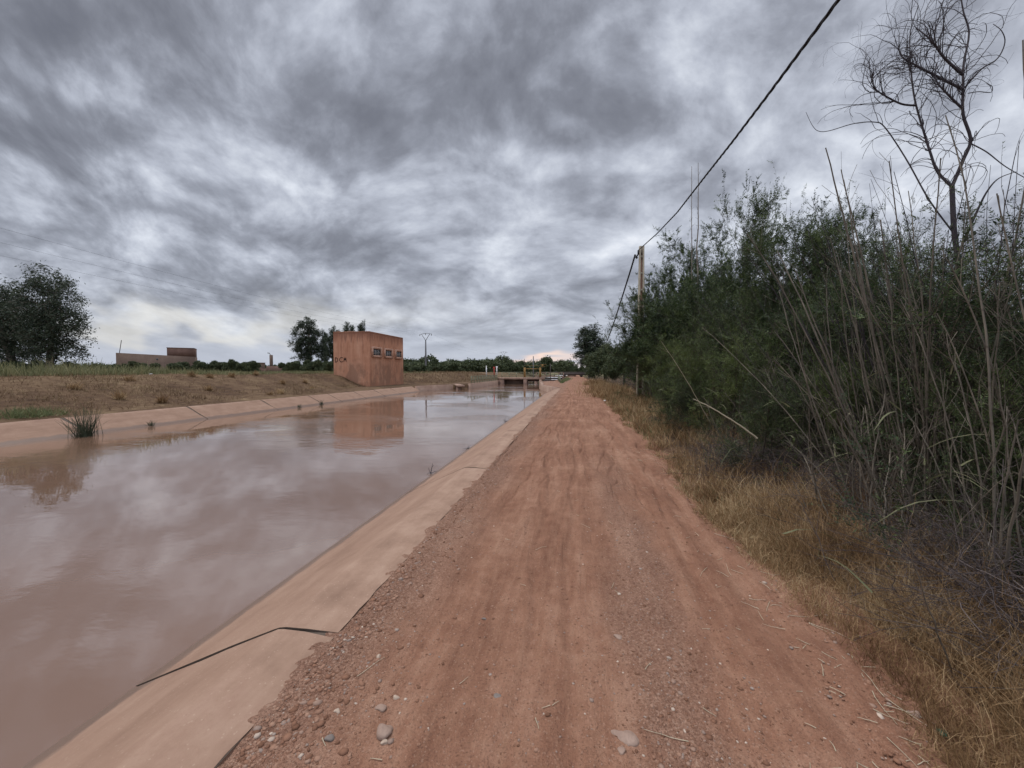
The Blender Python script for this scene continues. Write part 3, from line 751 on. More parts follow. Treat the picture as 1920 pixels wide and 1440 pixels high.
def mk_sluice():
    rt = empty('sluice_bridge', (-9.7, 67.8, 0), 'low concrete sluice bridge crossing the canal ahead', 'sluice')
    B = lambda n, ps, m: build(n, [(v - np.array([-9.7, 67.8, 0]), f, k) for v, f, k in ps], m, rt)
    B('deck', [box((-9.6, 68.0, .46), (8.2, 2.6, .32))], MAT['conc'])
    B('pier', [box((-13.1, 67.6, -1.1), (1.1, 1.7, 2.8))], MAT['concd'])
    B('pier', [box((-8.75, 67.6, -1.1), (.62, 2.0, 2.8))], MAT['concd'])
    B('pier', [box((-6.05, 67.6, -1.1), (.5, 2.0, 2.8))], MAT['conc'])
    B('gate_panel', [box((-10.8, 67.9, -.25), (3.47, .2, 1.08))], MAT['brick'])
    B('gate_panel', [box((-7.4, 68.2, .12), (2.1, .16, .34), 0, 0)], MAT['brick2'])
    h = empty('gate_hoist', (-7.5, 67.4, .62), 'orange steel gate hoist with crossbeam on the sluice bridge', 'hoist')
    for x in (-8.95, -6.2):
        build('post', [box((x + 7.5 - .13, 0, .9), (.06, .14, 1.8)), box((x + 7.5 + .13, 0, .9), (.06, .14, 1.8)), box((x + 7.5, 0, .9), (.2, .03, 1.7))], MAT['orange'], h)
    build('crossbeam', [box((-.08, 0, 1.55), (2.2, .18, .10)), box((-.08, 0, 2.1), (2.4, .035, .035))], MAT['orange'], h)
    build('wheel', [cyl((1.7, -.1, 2.15), (1.7, .1, 2.15), .16, None, 12), bar((1.3, 0, 2.3), (2.4, 0, 2.3), .05, .05), bar((1.3, 0, 1.95), (2.2, 0, 1.95), .05, .05)], MAT['orange'], h)
    for x, z in ((-9.0, 3.3), (-6.25, 2.7)):
        build('screw_rod', [cyl((x + 7.5, 0.02, 1.9), (x + 7.5, .02, z), .045, None, 6)], MAT['steel'], h)
mk_sluice()
def pole(px, y0, y1, d, r, label, mat='polegrey'):
    a = at(px, y0, d); b = at(px, y1, d)
    o = build('steel_post', [tubes(np.array([a, a, (a + b) / 2, b, b]), np.array([1e-3, r, r * .9, r * .8, 1e-3]), 8)], MAT[mat], smooth=True, loc=tuple(a)); tag(o, label, 'post', 'bare posts around the sluice'); return o
pole(1000, 719, 668, 68.6, .10, 'tall grey post in the middle of the orange hoist')
pole(1032, 719, 682, 73, .08, 'dark steel post right of the orange hoist', 'steel')
def mk_far_bridge():
    c = at(1031, 703, 84); c.z = 0
    rt = empty('footbridge', c, 'dark beamed footbridge over the side channel right of the hoist', 'bridge')
    B = lambda n, ps, m: build(n, ps, m, rt)
    B('deck', [box((0, 0, .62), (6.2, 1.8, .26))], MAT['conc'])
    B('beam', [box((0, -.2, .18), (6.0, .5, .30))], MAT['steel']); B('beam', [box((0, -.2, -.22), (5.6, .5, .24))], MAT['steel'])
    B('parapet', [box((-2.9 + k * .98, -.85, 1.05), (.16, .08, .6)) for k in range(7)] + [box((0, -.85, 1.40), (6.1, .09, .13))], MAT['conc'])
    for x in (-3.0, 3.0): B('abutment', [box((x, 0, -1.0), (.6, 1.7, 3.0))], MAT['concd'])
mk_far_bridge()
o = tag(build('concrete_block', [box((0, 0, .2), (2.6, .8, .5)), box((1.6, .3, .5), (.35, .35, 1.1))], MAT['brick'], loc=None), 'low brick block and stub at the far end of the dirt road', 'block'); o.location = on(1072, 704, 0) + Vector((0, -18, 0)); 
g = empty('parked_cart', at(1074, 702, 120) * 1, 'dark low cart parked across the far end of the road', 'cart'); g.location.z = 0
build('bed', [box((0, 0, 1.0), (8, 2, .8)), box((0, 0, 1.55), (7.6, 1.8, .16))], MAT['steel'], g)
for s in (-2.6, 2.6): build('wheel', [cyl((s, -1.0, .45), (s, 1.0, .45), .45, None, 14)], MAT['cable'], g)

# ------------------------------------------------------------------ power line poles across the field
def mv_pole(px, ytop, ybase, d, label, s=1.0):
    b = at(px, ybase, d); h = (at(px, ytop, d) - b).z
    rt = empty('power_pole', b, label, 'power pole', 'medium voltage poles across the fields', R(-8))
    build('mast', [tubes(np.array([(0, 0, -1.5), (0, 0, h * .4), (0, 0, h - 1.7 * s), (0, 0, h - 1.69 * s)]), np.array([.26, .22, .16, .001]) * s, 8)], MAT['polegrey'], rt)
    a = h - 1.75 * s
    build('crossarm', [bar((0, 0, a), (-1.25 * s, 0, h), .10 * s, .10 * s), bar((0, 0, a), (1.25 * s, 0, h), .10 * s, .10 * s), bar((-1.7 * s, 0, h - .12), (0, 0, h + .12 * s), .09 * s, .09 * s), bar((1.7 * s, 0, h - .12), (0, 0, h + .12 * s), .09 * s, .09 * s)], MAT['polegrey'], rt)
    for x in (-1.7, 0, 1.7): build('insulator', [cyl((x * s, 0, h - (.12 if x else -.1) - .45 * s), (x * s, 0, h - (.12 if x else -.1)), .07 * s, None, 6)], MAT['steel'], rt)
    return b, h
pb, ph = mv_pole(798.5, 626, 694, 120, 'tallest and nearest power pole with V shaped arms right of the pump house', 1.2)
pb2, ph2 = mv_pole(944, 660, 694, 225, 'second power pole with V shaped arms above the scrub, smaller than the nearest', 1.25)
pb3, ph3 = mv_pole(915.5, 678, 694, 420, 'faintest and farthest power pole above the scrub left of the second', 1.5)
def wire(a, b, sag, r, label, n=40, parts=None, name='power_line', cat='wire', group='wires crossing the left sky'):
    a, b = np.array(a), np.array(b); t = np.linspace(0, 1, n)[:, None]
    P = a * (1 - t) + b * t; P[:, 2] -= (4 * sag * t * (1 - t))[:, 0]
    o = build(name, [tubes(P, np.full(n, r), 4)], MAT['cable'], loc=tuple(P[n // 2])); tag(o, label, cat, group); return o
for i, (ox, lb) in enumerate(((-2.5, 'lowest thin power wire crossing the left sky to the nearest pole'), (0, 'middle thin power wire crossing the left sky to the nearest pole'), (2.5, 'uppermost thin power wire crossing the left sky to the nearest pole'))):
    e = CR @ Vector((-53, 0, 22)); ax = Vector((ox, 0, 0))
    wire(pb + Vector((ox, -.3 * ox, ph - .3)), EYE + e + ax * 1.0 + Vector((0, 0, 12.2 + i * .9)), 2.2, .007, lb)
for i, ox in enumerate((-2.5, 2.5)):
    wire(pb + Vector((ox, 0, ph - .3)), pb2 + Vector((ox, 0, ph2 - .3)), 2.5, .010, ('left' if i == 0 else 'right') + ' faint wire from the nearest V armed pole to the second', group='wires between the far poles')

# ------------------------------------------------------------------ roadside pole and bundled cable
PX, PD = 1200, 22.4
pbase = at(PX, 752, PD); ptop = at(PX, 465, PD)
def mk_pole():
    rt = empty('utility_pole', (pbase.x, pbase.y, -.05), 'square concrete utility pole half hidden in the roadside trees', 'utility pole')
    h = ptop.z + .05
    w0, w1 = .40, .27
    def sx(s, z): w = w0 + (w1 - w0) * z / h; return s * (w / 2 - .045)
    fl = []
    for s in (-1, 1):
        V = np.array([(sx(s, z) + a * .045, b * (.15 - .04 * z / h), z) for z in (-.6, h) for a, b in ((-1, -1), (1, -1), (1, 1), (-1, 1))])
        fl.append((V, np.array([(0, 1, 5, 4), (1, 2, 6, 5), (2, 3, 7, 6), (3, 0, 4, 7), (4, 5, 6, 7)]), 0))
    fl.append(box((0, 0, h - .2), (w1 - .09, .20, .4)))
    build('shaft', fl, MAT['pole'], rt)
    wb = [box((0, 0, h / 2 - .2), (w1 - .10, .06, h - .4))]
    build('web', wb, MAT['poleweb'], rt)
    z = .7
    while z < h - .5:
        w = w0 + (w1 - w0) * z / h
        build('rib', [box((0, 0, z), (w - .092, .20, .12))], MAT['pole'] , rt); z += .95
    build('cable_clamp', [box((-.17, -.05, h - .36), (.12, .10, .22)), bar((-.17, -.05, h - .4), (-.30, .02, h - .62), .06, .06), cyl((-.24, 0, h - .66), (-.34, .05, h - .52), .06, None, 8)], MAT['cable'], rt)
mk_pole()
def bundle(P, r, pitch, label, dens=26):
    P = np.array(P, float)
    d = np.concatenate([[0], np.cumsum(np.linalg.norm(np.diff(P, axis=0), axis=1))])
    n = int(d[-1] * dens); u = np.linspace(0, d[-1], n)
    Q = np.stack([np.interp(u, d, P[:, i]) for i in range(3)], -1)
    T = nrm(np.gradient(Q, axis=0)); U = nrm(np.cross(T, [0, 0, 1.])); Vv = np.cross(U, T)
    parts = []
    for k in range(3):
        a = u / pitch * 2 * np.pi + k * 2.094
        parts.append(tubes(Q + (U * np.cos(a)[:, None] + Vv * np.sin(a)[:, None]) * r * 1.0, np.full(n, r), 6))
    o = build('overhead_cable', parts, MAT['cable'], smooth=True, loc=tuple(Q[n // 2])); tag(o, label, 'cable', 'twisted overhead cable'); return o
# near span: found from its sag, from the pole over the road side and away behind the viewer
pts = []
for px, py, d in ((1196, 470, 22.3), (1232, 438, 18.0), (1270, 398, 14.4), (1322, 331, 11.2), (1374, 265, 9.0), (1440, 178, 7.3), (1500, 97, 6.2), (1572, 0, 5.25)):
    pts.append(at(px, py, d))
for k in (1, 2, 3): pts.append(pts[-1] + (pts[7] - pts[6]) * 2.0 + Vector((0, 0, .12 * k)))
bundle(pts, .0135, .85, 'thick twisted black cable sweeping from the pole top over the road')
pts2 = [at(1191, 478, 22.3), at(1183, 505, 24), at(1172, 540, 27), at(1160, 578, 32), at(1149, 612, 40), at(1138, 640, 52)]
bundle(pts2, .028, .7, 'twisted black cable dropping behind the pole towards the far trees', 14)

# ------------------------------------------------------------------ buildings far across the field
def mk_farm():
    z0 = 1.2
    a = at(218, 690, 115); b = at(365, 690, 125)
    rt = empty('farm_building', ((a.x + b.x) / 2, (a.y + b.y) / 2, z0), 'long low mud walled farm building with a raised room at its right end', 'building')
    L = (b - a).length; rt.rotation_euler = (0, 0, math.atan2(b.y - a.y, b.x - a.x))
    h = at(300, 665, 120).z - z0; h2 = at(343, 655, 123).z - z0
    wx = L / 2
    V = np.array([(-wx, 0, -.5), (wx, 0, -.5), (wx, 7, -.5), (-wx, 7, -.5), (-wx, 0, h + .35), (wx, 0, h - .5), (wx, 7, h - .5), (-wx, 7, h + .35)])
    build('wall', [(V, np.array([(0, 1, 5, 4), (1, 2, 6, 5), (2, 3, 7, 6), (3, 0, 4, 7), (4, 5, 6, 7)]), 0)], MAT['brick'], rt)
    build('upper_room', [box((wx - 3.4, 3.5, h / 2 + h2 / 2 - .2), (6.6, 6.9, h2 - h + 1.2))], MAT['brick2'], rt)
    build('window', [box((wx - 9 - 7 * k, -.02, h - 1.4), (.45, .1, .45)) for k in (0,)], MAT['darkglass'], rt)
    build('parapet', [box((wx - 3.4, 3.5, h2 + .46), (6.8, 7.1, .12))], MAT['brick2'], rt)
    build('roof_stick', [bar((-wx + .6, .5, h - .2), (-wx + 1.2, .5, h + 4.2), .14, .14)], MAT['steel'], rt)
mk_farm()
def mk_ruin():
    c = at(516, 690, 75); c.z = 1.2
    rt = empty('mud_ruin', c, 'small broken mud wall ruin with a tall square pillar left of the eucalyptus', 'ruin')
    build('wall', [box((.6, 0, .6), (4.4, .6, 1.9), 0, .1, .96), box((-1.6, .4, .4), (1.4, .5, 1.6), 0, -.2, .9)], MAT['brick2'], rt)
    build('pillar', [box((-.75, -.1, 1.9), (.42, .4, 3.6))], MAT['brick'], rt)
    build('lamp_arm', [bar((-.8, -.1, 3.7), (-1.3, -.1, 4.1), .07, .07), box((-1.35, -.1, 4.1), (.36, .2, .1))], MAT['steel'], rt)
mk_ruin()
o = build('mud_hut', [box((0, 0, 1.5), (4.2, 4, 4.2)), box((0, 0, 3.65), (4.4, 4.2, .2))], MAT['brick'], loc=None); o.location = at(478, 690, 130); o.location.z = 1; tag(o, 'small square mud hut just showing above the scrub left of the ruin', 'hut')
o = build('mud_wall', [box((0, 0, .5), (16, .4, 1.6))], MAT['brick2'], loc=None); o.location = at(468, 694, 90); o.location.z = 1.1; tag(o, 'low dark brown field wall left of the mud ruin', 'wall')
# markers on the mound before the sluice
for px, y0, y1, lb, mt in ((912, 697, 688, 'slim white marker post on the mound left of the sluice', 'white'), (926.5, 698, 690, 'red and white marker post beside the canal mound', 'red'), (931.5, 694, 689, 'small white sign plate on a stick at the mound', 'white')):
    a = at(px, y0, 66); b = at(px, y1, 66)
    o = build('marker_post', [cyl((0, 0, -.8), (0, 0, (b - a).z), .09, None, 8), box((0, 0, (b - a).z + .05), (.34 if 'sign' in lb or 'red' in lb else .16, .1, .30))], [MAT[mt]], loc=None); o.location = a; tag(o, lb, 'marker')
# hills on the horizon
xs = np.linspace(-2600, -900, 60)
h = 46 * np.clip(fbm(xs * .003, xs * 0, 4, 70) + .25, 0, 1) * np.sin(np.linspace(0, np.pi, 60))
X = np.stack([xs, xs, xs]); Y = np.stack([xs * 0 + 2500, xs * 0 + 2900, xs * 0 + 3400]); Z = np.stack([h * 0 - 2, h, h * 0 - 2])
tag(build('hills', [grid(X, Y, Z)], MAT['hill'], smooth=True), kind='structure')

# litter
def litter(px, py, w, label, mat='white', z=0):
    p = on(px, py, z) if py > 735 else None
    return p
for px, py, d, s, lb in ((212, 715.5, 26.5, .22, 'white scrap of litter lying high on the left bank'), (130, 713, 25, .12, 'tiny white scrap at the left end of the bank'), (285, 746, 23, .12, 'white scrap of litter low on the bank above the canal')):
    p = at(px, py, d); v, f = ico(1)
    p.z = gz(p.x, p.y) + .12
    o = build('litter_scrap', [(v * np.array([s, s * .7, s * .3]) * (1 + rng.uniform(-.3, .3, (len(v), 1))), f, 0)], MAT['white'], loc=None); o.location = p; tag(o, lb, 'litter', 'white litter scraps')
for px, py, s, lb in ((1192, 752, .16, 'white crumpled plastic at the foot of the utility pole'), (1183, 756, .12, 'smaller white scrap in the grass just left of the pole foot'), (1134, 751, .07, 'white scrap on the right edge of the dirt road')):
    p = on(px, py, .08); v, f = ico(1)
    o = build('litter_scrap', [(v * np.array([s, s * .7, s * .5]) * (1 + rng.uniform(-.3, .3, (len(v), 1))), f, 0)], MAT['white'], loc=None); o.location = p; tag(o, lb, 'litter', 'white litter scraps')
p = on(1767, 1378, -.02); o = build('plastic_lid', [cyl((0, 0, 0), (0, 0, .012), .022, .02, 16)], MAT['greenlid'], loc=None); o.location = (p.x, p.y, float(road_z(np.array([p.x]), np.array([p.y]))[0]) + .006); o.rotation_euler = (.1, .1, 0)
tag(o, 'small round green plastic lid on the dirt at the lower right', 'lid')
# ------------------------------------------------------------------ plants
def rp(T, n):   # random unit vectors perpendicular to T (n,3)
    a = nrm(rng.normal(0, 1, (n, 3)) ); return nrm(a - T * (a * T).sum(-1, keepdims=True))
def walk(p0, d0, L, r0, K, wander, up, tip=.25, upv=(0, 0, 1)):
    n = len(p0); P = np.zeros((n, K, 3)); P[:, 0] = p0; d = nrm(d0)
    st = (L / (K - 1))[:, None]
    for k in range(1, K):
        d = nrm(d + rng.normal(0, wander, (n, 3)) + np.array(upv) * up)
        P[:, k] = P[:, k - 1] + d * st
    return P, r0[:, None] * np.linspace(1, tip, K)[None]
def spawn(P, Rr, M, tr, Lr, ar, K, wander=.2, up=.0, rat=.55, shape=.5, tip=.25, rmin=.0):
    N, KK, _ = P.shape
    i = rng.integers(0, N, M); t = rng.uniform(tr[0], tr[1], M)
    f = t * (KK - 1); k = np.minimum(f.astype(int), KK - 2); w = (f - k)[:, None]
    p = P[i, k] * (1 - w) + P[i, k + 1] * w
    T = nrm(P[i, k + 1] - P[i, k]); r = Rr[i, k] * (1 - w[:, 0]) + Rr[i, k + 1] * w[:, 0]
    a = rng.uniform(ar[0], ar[1], M)[:, None]
    d = np.cos(a) * T + np.sin(a) * rp(T, M)
    L = rng.uniform(Lr[0], Lr[1], M) * (1 - shape * t)
    return walk(p, d, L, np.maximum(r * rat, rmin), K, wander, up, tip)
def leaves(P, per, size, aspect, t0=.1, spread=1.0, droop=0, jit=0.0, k=0, face=None):
    N, K, _ = P.shape; M = N * per
    i = np.repeat(np.arange(N), per); t = rng.uniform(t0, 1, M); f = t * (K - 1); q = np.minimum(f.astype(int), K - 2); w = (f - q)[:, None]
    p = P[i, q] * (1 - w) + P[i, q + 1] * w
    T = nrm(P[i, q + 1] - P[i, q])
    d = nrm(T * (1 - .5 * spread) + rp(T, M) * spread + np.array([0, 0, -droop]))
    if jit: p = p + rng.normal(0, jit, (M, 3))
    s = rng.uniform(size[0], size[1], M)[:, None]
    u = rp(d, M) * s * aspect * .5
    V = np.stack([p, p + d * s * .45 + u, p + d * s, p + d * s * .5 - u], 1).reshape(-1, 3)
    return V, np.arange(M * 4).reshape(-1, 4), k
def fronds(P, per, size, aspect, t0=.05, k=0, tilt=.55):
    """feathery sprays: leaflets either side of the twig, in one plane that mostly faces the sky"""
    N, K, _ = P.shape; M = N * per
    i = np.repeat(np.arange(N), per); t = np.tile(np.linspace(t0, 1, per), N) + rng.uniform(-.03, .03, M); f = np.clip(t, 0, 1) * (K - 1); q = np.minimum(f.astype(int), K - 2); w = (f - q)[:, None]
    p = P[i, q] * (1 - w) + P[i, q + 1] * w
    T = nrm(P[i, q + 1] - P[i, q])
    nn = nrm(np.array([0, 0, 1.]) + rng.normal(0, tilt, (N, 3)))[i]
    side = nrm(np.cross(T, nn)) * np.where(np.arange(M) % 2, 1, -1)[:, None]
    d = nrm(T * .55 + side + rng.normal(0, .16, (M, 3)))
    s = (rng.uniform(size[0], size[1], M) * (1.1 - .5 * np.clip(t, 0, 1)))[:, None]
    u = nrm(np.cross(nn, d)) * s * aspect * .5
    V = np.stack([p, p + d * s * .45 + u, p + d * s, p + d * s * .5 - u], 1).reshape(-1, 3)
    return V, np.arange(M * 4).reshape(-1, 4), k
def arr(*a): return np.array(a, float)

def clump(P, f, lo, s):
    q = P.mean(1); v = .5 * vnoise(q[:, 0] * f + q[:, 2] * f * .7, q[:, 1] * f - q[:, 2] * f * .8, s) + .5 * vnoise(q[:, 2] * f * 1.2 + 9, q[:, 0] * f * .8 + q[:, 1] * f * .8, s + 1)
    return v > lo
def acacia_parts(h, spread, nlimb, nb, ntw, per, leaf, low=.12, seed=0, droop=0, asp=.26, upl=.10, sprig=1.0, nleader=0):
    """feathery thorn tree of height h: (wood, crown) part lists"""
    global rng; rng = np.random.default_rng(seed)
    tr, trr = walk(arr((0, 0, -.1), (.1, 0, -.1), (-.08, .06, -.1)), arr((.08, .05, 1), (.35, .2, 1), (-.35, -.15, 1)), arr(h * .93, h * .72, h * .7), arr(.013, .009, .009) * h, 8, .07, .12, .06)
    li, lir = spawn(tr, trr, nlimb, (low, .92), (spread * .65, spread * 1.1), (.75, 1.35), 7, .14, upl, .5, .45)
    b, br = spawn(li, lir, nb, (.15, 1), (spread * .28, spread * .5), (.4, 1.1), 6, .16, .06, .5, .35, rmin=.004)
    b2, b2r = spawn(tr, trr, nb // 4, (.45, 1), (spread * .3, spread * .55), (.4, 1.0), 6, .16, .12, .35, .4, rmin=.004)
    b = np.concatenate([b, b2]); br = np.concatenate([br, b2r])
    tw, twr = spawn(b, br, ntw, (.1, 1), (.30 * sprig, .62 * sprig), (.35, 1.2), 5, .14, .05 - droop, .45, .2, rmin=.0022)
    kp = clump(tw, 2.6 / spread ** .5, .36, seed); tw, twr = tw[kp], twr[kp]
    wood = [tubes(tr, trr, 7), tubes(li, lir, 5)]
    crown = [tubes(b, br, 4, 1), tubes(tw, twr, 3, 1), fronds(tw, int(per * 1.5), leaf, asp * 1.15), leaves(tw, per // 5, leaf, asp, .05, 1.1, .05), leaves(b[clump(b, 2.6 / spread ** .5, .40, seed)], per // 2, leaf, asp, .25, 1.1, .05)]
    sp, spr = spawn(b, br, ntw // 10, (.4, 1), (.6 * sprig, 1.25 * sprig), (.2, .8), 7, .10, .16, .5, .2, rmin=.003)
    s2, s2r = spawn(sp, spr, ntw // 3, (.15, 1), (.10 * sprig, .28 * sprig), (.5, 1.1), 4, .12, .06, .5, .2, rmin=.002)
    crown += [tubes(sp, spr, 3, 1), tubes(s2, s2r, 3, 1), leaves(sp, per // 2, leaf, asp, .2, 1.0), fronds(s2, per, leaf, asp)]
    return wood, crown
def plant(name, wood, crown, leaf, bark, loc, label, cat, group=None, rz=0, sc=(1, 1, 1), wname='trunk'):
    rt = empty(name, loc, label, cat, group, rz); rt.scale = sc
    build(wname, wood, MAT[bark], rt, True)
    build('crown', crown, [MAT[leaf], MAT[bark]], rt)
    return rt
def again(o, loc, label, rz, sc, group=None):
    c = copy_tree(o); c.location = loc; c.rotation_euler = (0, 0, rz); c.scale = sc; c['label'] = label
    if group: c['group'] = group
    return c

G1 = 'thorny trees of the roadside thicket'
# three kinds of thorn tree, each h given
A = plant('thorn_tree', *acacia_parts(8.5, 3.6, 46, 420, 4000, 16, (.06, .12), seed=21, low=.10, asp=.32), 'acacia', 'bark', lat(1285, 6.9, 0), 'tallest dense thorn tree, spreading branches just right of the utility pole', 'tree', G1, 0.4, (1.1, 1.1, 1.22))
Bt = plant('thorn_tree', *acacia_parts(6.0, 2.4, 36, 280, 2100, 15, (.04, .08), seed=22, low=.06, upl=.22, asp=.32), 'acacia', 'bark', lat(1385, 6.6, 0), 'open topped thorn tree with airy upswept branches right of the two bare poles', 'tree', G1, 1.0, (1.05, 1.05, 1.50))
Cs = plant('thorn_bush', *acacia_parts(3.0, 1.7, 26, 170, 1700, 14, (.028, .055), seed=23, low=.02, upl=.14, sprig=.8), 'shrub', 'bark', lat(1258, 3.75, 0), 'yellow green bush at the roadside right below the utility pole', 'bush', G1, 0, (1.1, 1.1, 1.0), 'stem')
again(A, lat(1232, 6.4, 0), 'dark feathery thorn tree right behind the utility pole', 2.6, (.72, .72, .92), G1)
again(A, lat(1196, 6.2, 0), 'thorn tree whose branch tips reach farthest left past the pole', 4.4, (.80, .80, .62), G1)
again(Bt, lat(1330, 7.4, 0), 'thorn tree standing behind the bare twin poles', 3.0, (1.15, 1.15, 1.25), G1)
again(Bt, lat(1455, 6.2, 0), 'thorn tree with several pointed tops in the middle of the thicket', 4.0, (.95, .95, 1.12), G1)
again(Bt, lat(1500, 6.0, 0), 'slim thorn tree top just left of the tallest curved cane', 1.2, (.8, .8, 1.0), G1)
again(Bt, lat(1622, 6.2, 0), 'slim thorn tree top behind the straight cut cane', 2.9, (.36, .36, .80), G1)
again(Bt, lat(1520, 6.8, 0), 'thorn tree behind the lone curved dry cane', .4, (1.0, 1.0, .97), G1)
again(Bt, lat(1590, 5.9, 0), 'thorn tree with light sky gaps left of the bare dead tree', 5.3, (.5, .5, .88), G1)
again(Bt, lat(1668, 6.3, 0), 'low thorn tree just left of the dead tree trunk', 2.2, (.85, .85, .36), G1)
again(Bt, lat(2010, 4.6, 0), 'thorn tree filling the right edge behind the cane fan', 1.7, (.44, .44, .50), G1)
again(Bt, lat(1775, 6.8, 0), 'thorn tree behind the dead tree at the right', .9, (.95, .95, .36), G1)
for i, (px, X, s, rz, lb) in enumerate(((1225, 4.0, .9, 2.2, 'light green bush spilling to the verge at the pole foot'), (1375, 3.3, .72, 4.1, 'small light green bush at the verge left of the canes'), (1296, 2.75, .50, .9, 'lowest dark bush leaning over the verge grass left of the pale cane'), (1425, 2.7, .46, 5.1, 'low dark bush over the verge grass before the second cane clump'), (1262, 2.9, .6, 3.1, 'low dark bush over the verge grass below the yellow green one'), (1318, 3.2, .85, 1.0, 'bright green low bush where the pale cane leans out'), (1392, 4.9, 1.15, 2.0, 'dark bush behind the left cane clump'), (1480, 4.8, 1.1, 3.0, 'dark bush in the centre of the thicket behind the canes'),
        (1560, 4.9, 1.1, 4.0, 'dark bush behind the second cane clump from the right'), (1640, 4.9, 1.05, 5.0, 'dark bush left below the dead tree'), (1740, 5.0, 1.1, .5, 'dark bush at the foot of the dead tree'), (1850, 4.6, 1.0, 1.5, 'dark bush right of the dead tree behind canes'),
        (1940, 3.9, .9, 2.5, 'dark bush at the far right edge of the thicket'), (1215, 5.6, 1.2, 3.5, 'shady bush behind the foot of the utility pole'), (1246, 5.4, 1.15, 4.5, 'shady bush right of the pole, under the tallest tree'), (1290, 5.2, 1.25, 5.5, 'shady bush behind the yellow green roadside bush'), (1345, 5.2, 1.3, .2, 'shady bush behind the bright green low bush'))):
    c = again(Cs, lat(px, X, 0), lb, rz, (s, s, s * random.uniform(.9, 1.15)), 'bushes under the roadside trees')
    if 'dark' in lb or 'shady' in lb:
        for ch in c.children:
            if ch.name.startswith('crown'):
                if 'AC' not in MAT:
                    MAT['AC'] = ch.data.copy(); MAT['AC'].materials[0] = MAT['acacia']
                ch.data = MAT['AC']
for i, (px, X, s, rz, lb) in enumerate(((1420, 10.5, 1.3, 0, 'back row tree deep in the thicket, leftmost of the back row'), (1520, 10, 1.05, 1, 'back row tree deep in the thicket behind the centre canes'), (1620, 9.6, .80, 2, 'back row tree deep in the thicket left of the dead tree'), (1720, 9.5, .45, 3, 'back row tree deep in the thicket behind the dead tree'), (1820, 9, .42, 4, 'back row tree deep in the thicket right of the dead tree'), (1930, 9, .60, 5, 'back row tree deep in the thicket near the right edge'), (1330, 11.5, 1.2, 3.3, 'back row tree behind the tallest thorn tree'))):
    again(A, lat(px, X, 0), lb, rz + .5, (s * .9, s * .9, s * .62), G1)

again(A, lat(1262, 7.4, 0), 'thorn tree with a broad dark crown beneath the overhead cable', 5.2, (.95, .95, 1.0), G1)
Dp = plant('thorn_tree', *acacia_parts(5.4, 3.3, 34, 300, 3000, 16, (.05, .10), seed=24, low=.34, upl=.02, asp=.32), 'acacia', 'bark', lat(1220, 4.15, 0), 'spreading thorn tree in front of the utility pole, its branches hiding the pole middle', 'tree', G1, 0.0, (1.0, 1.0, 1.05))
again(Dp, lat(1290, 5.0, 0), 'spreading thorn tree right of the one that hides the pole', 2.2, (.8, .8, .95), G1)
# two thin bare stems above the tallest tree
for px, X, top, lb in ((1297, 7.0, 312, 'left and shorter of two thin bare stems above the tallest tree'), (1309, 7.0, 305, 'right and thicker of two thin bare stems above the tallest tree')):
    b = lat(px, X); dd = -(CR.transposed() @ (b - EYE)).z; T = at(px, top, dd)
    n = 12; P = np.stack([np.linspace(b[i], T[i], n) for i in range(3)], -1); P[1:-1, :2] += rng.normal(0, .02, (n - 2, 2))
    r = np.linspace(.075 if 'thick' in lb else .05, .012, n)
    tw, twr = spawn(P[None], r[None], 26, (.55, .98), (.12, .5), (.5, 1.1), 4, .12, .12, .35, .3)
    rt = empty('dead_sapling', b, lb, 'dead sapling', 'bare saplings above the tallest tree')
    build('stem', [tubes(P - np.array(b), r, 6)], MAT['barkpale'], rt); build('twig', [tubes(tw - np.array(b), twr, 3)], MAT['deadbark'], rt)['kind'] = 'stuff'

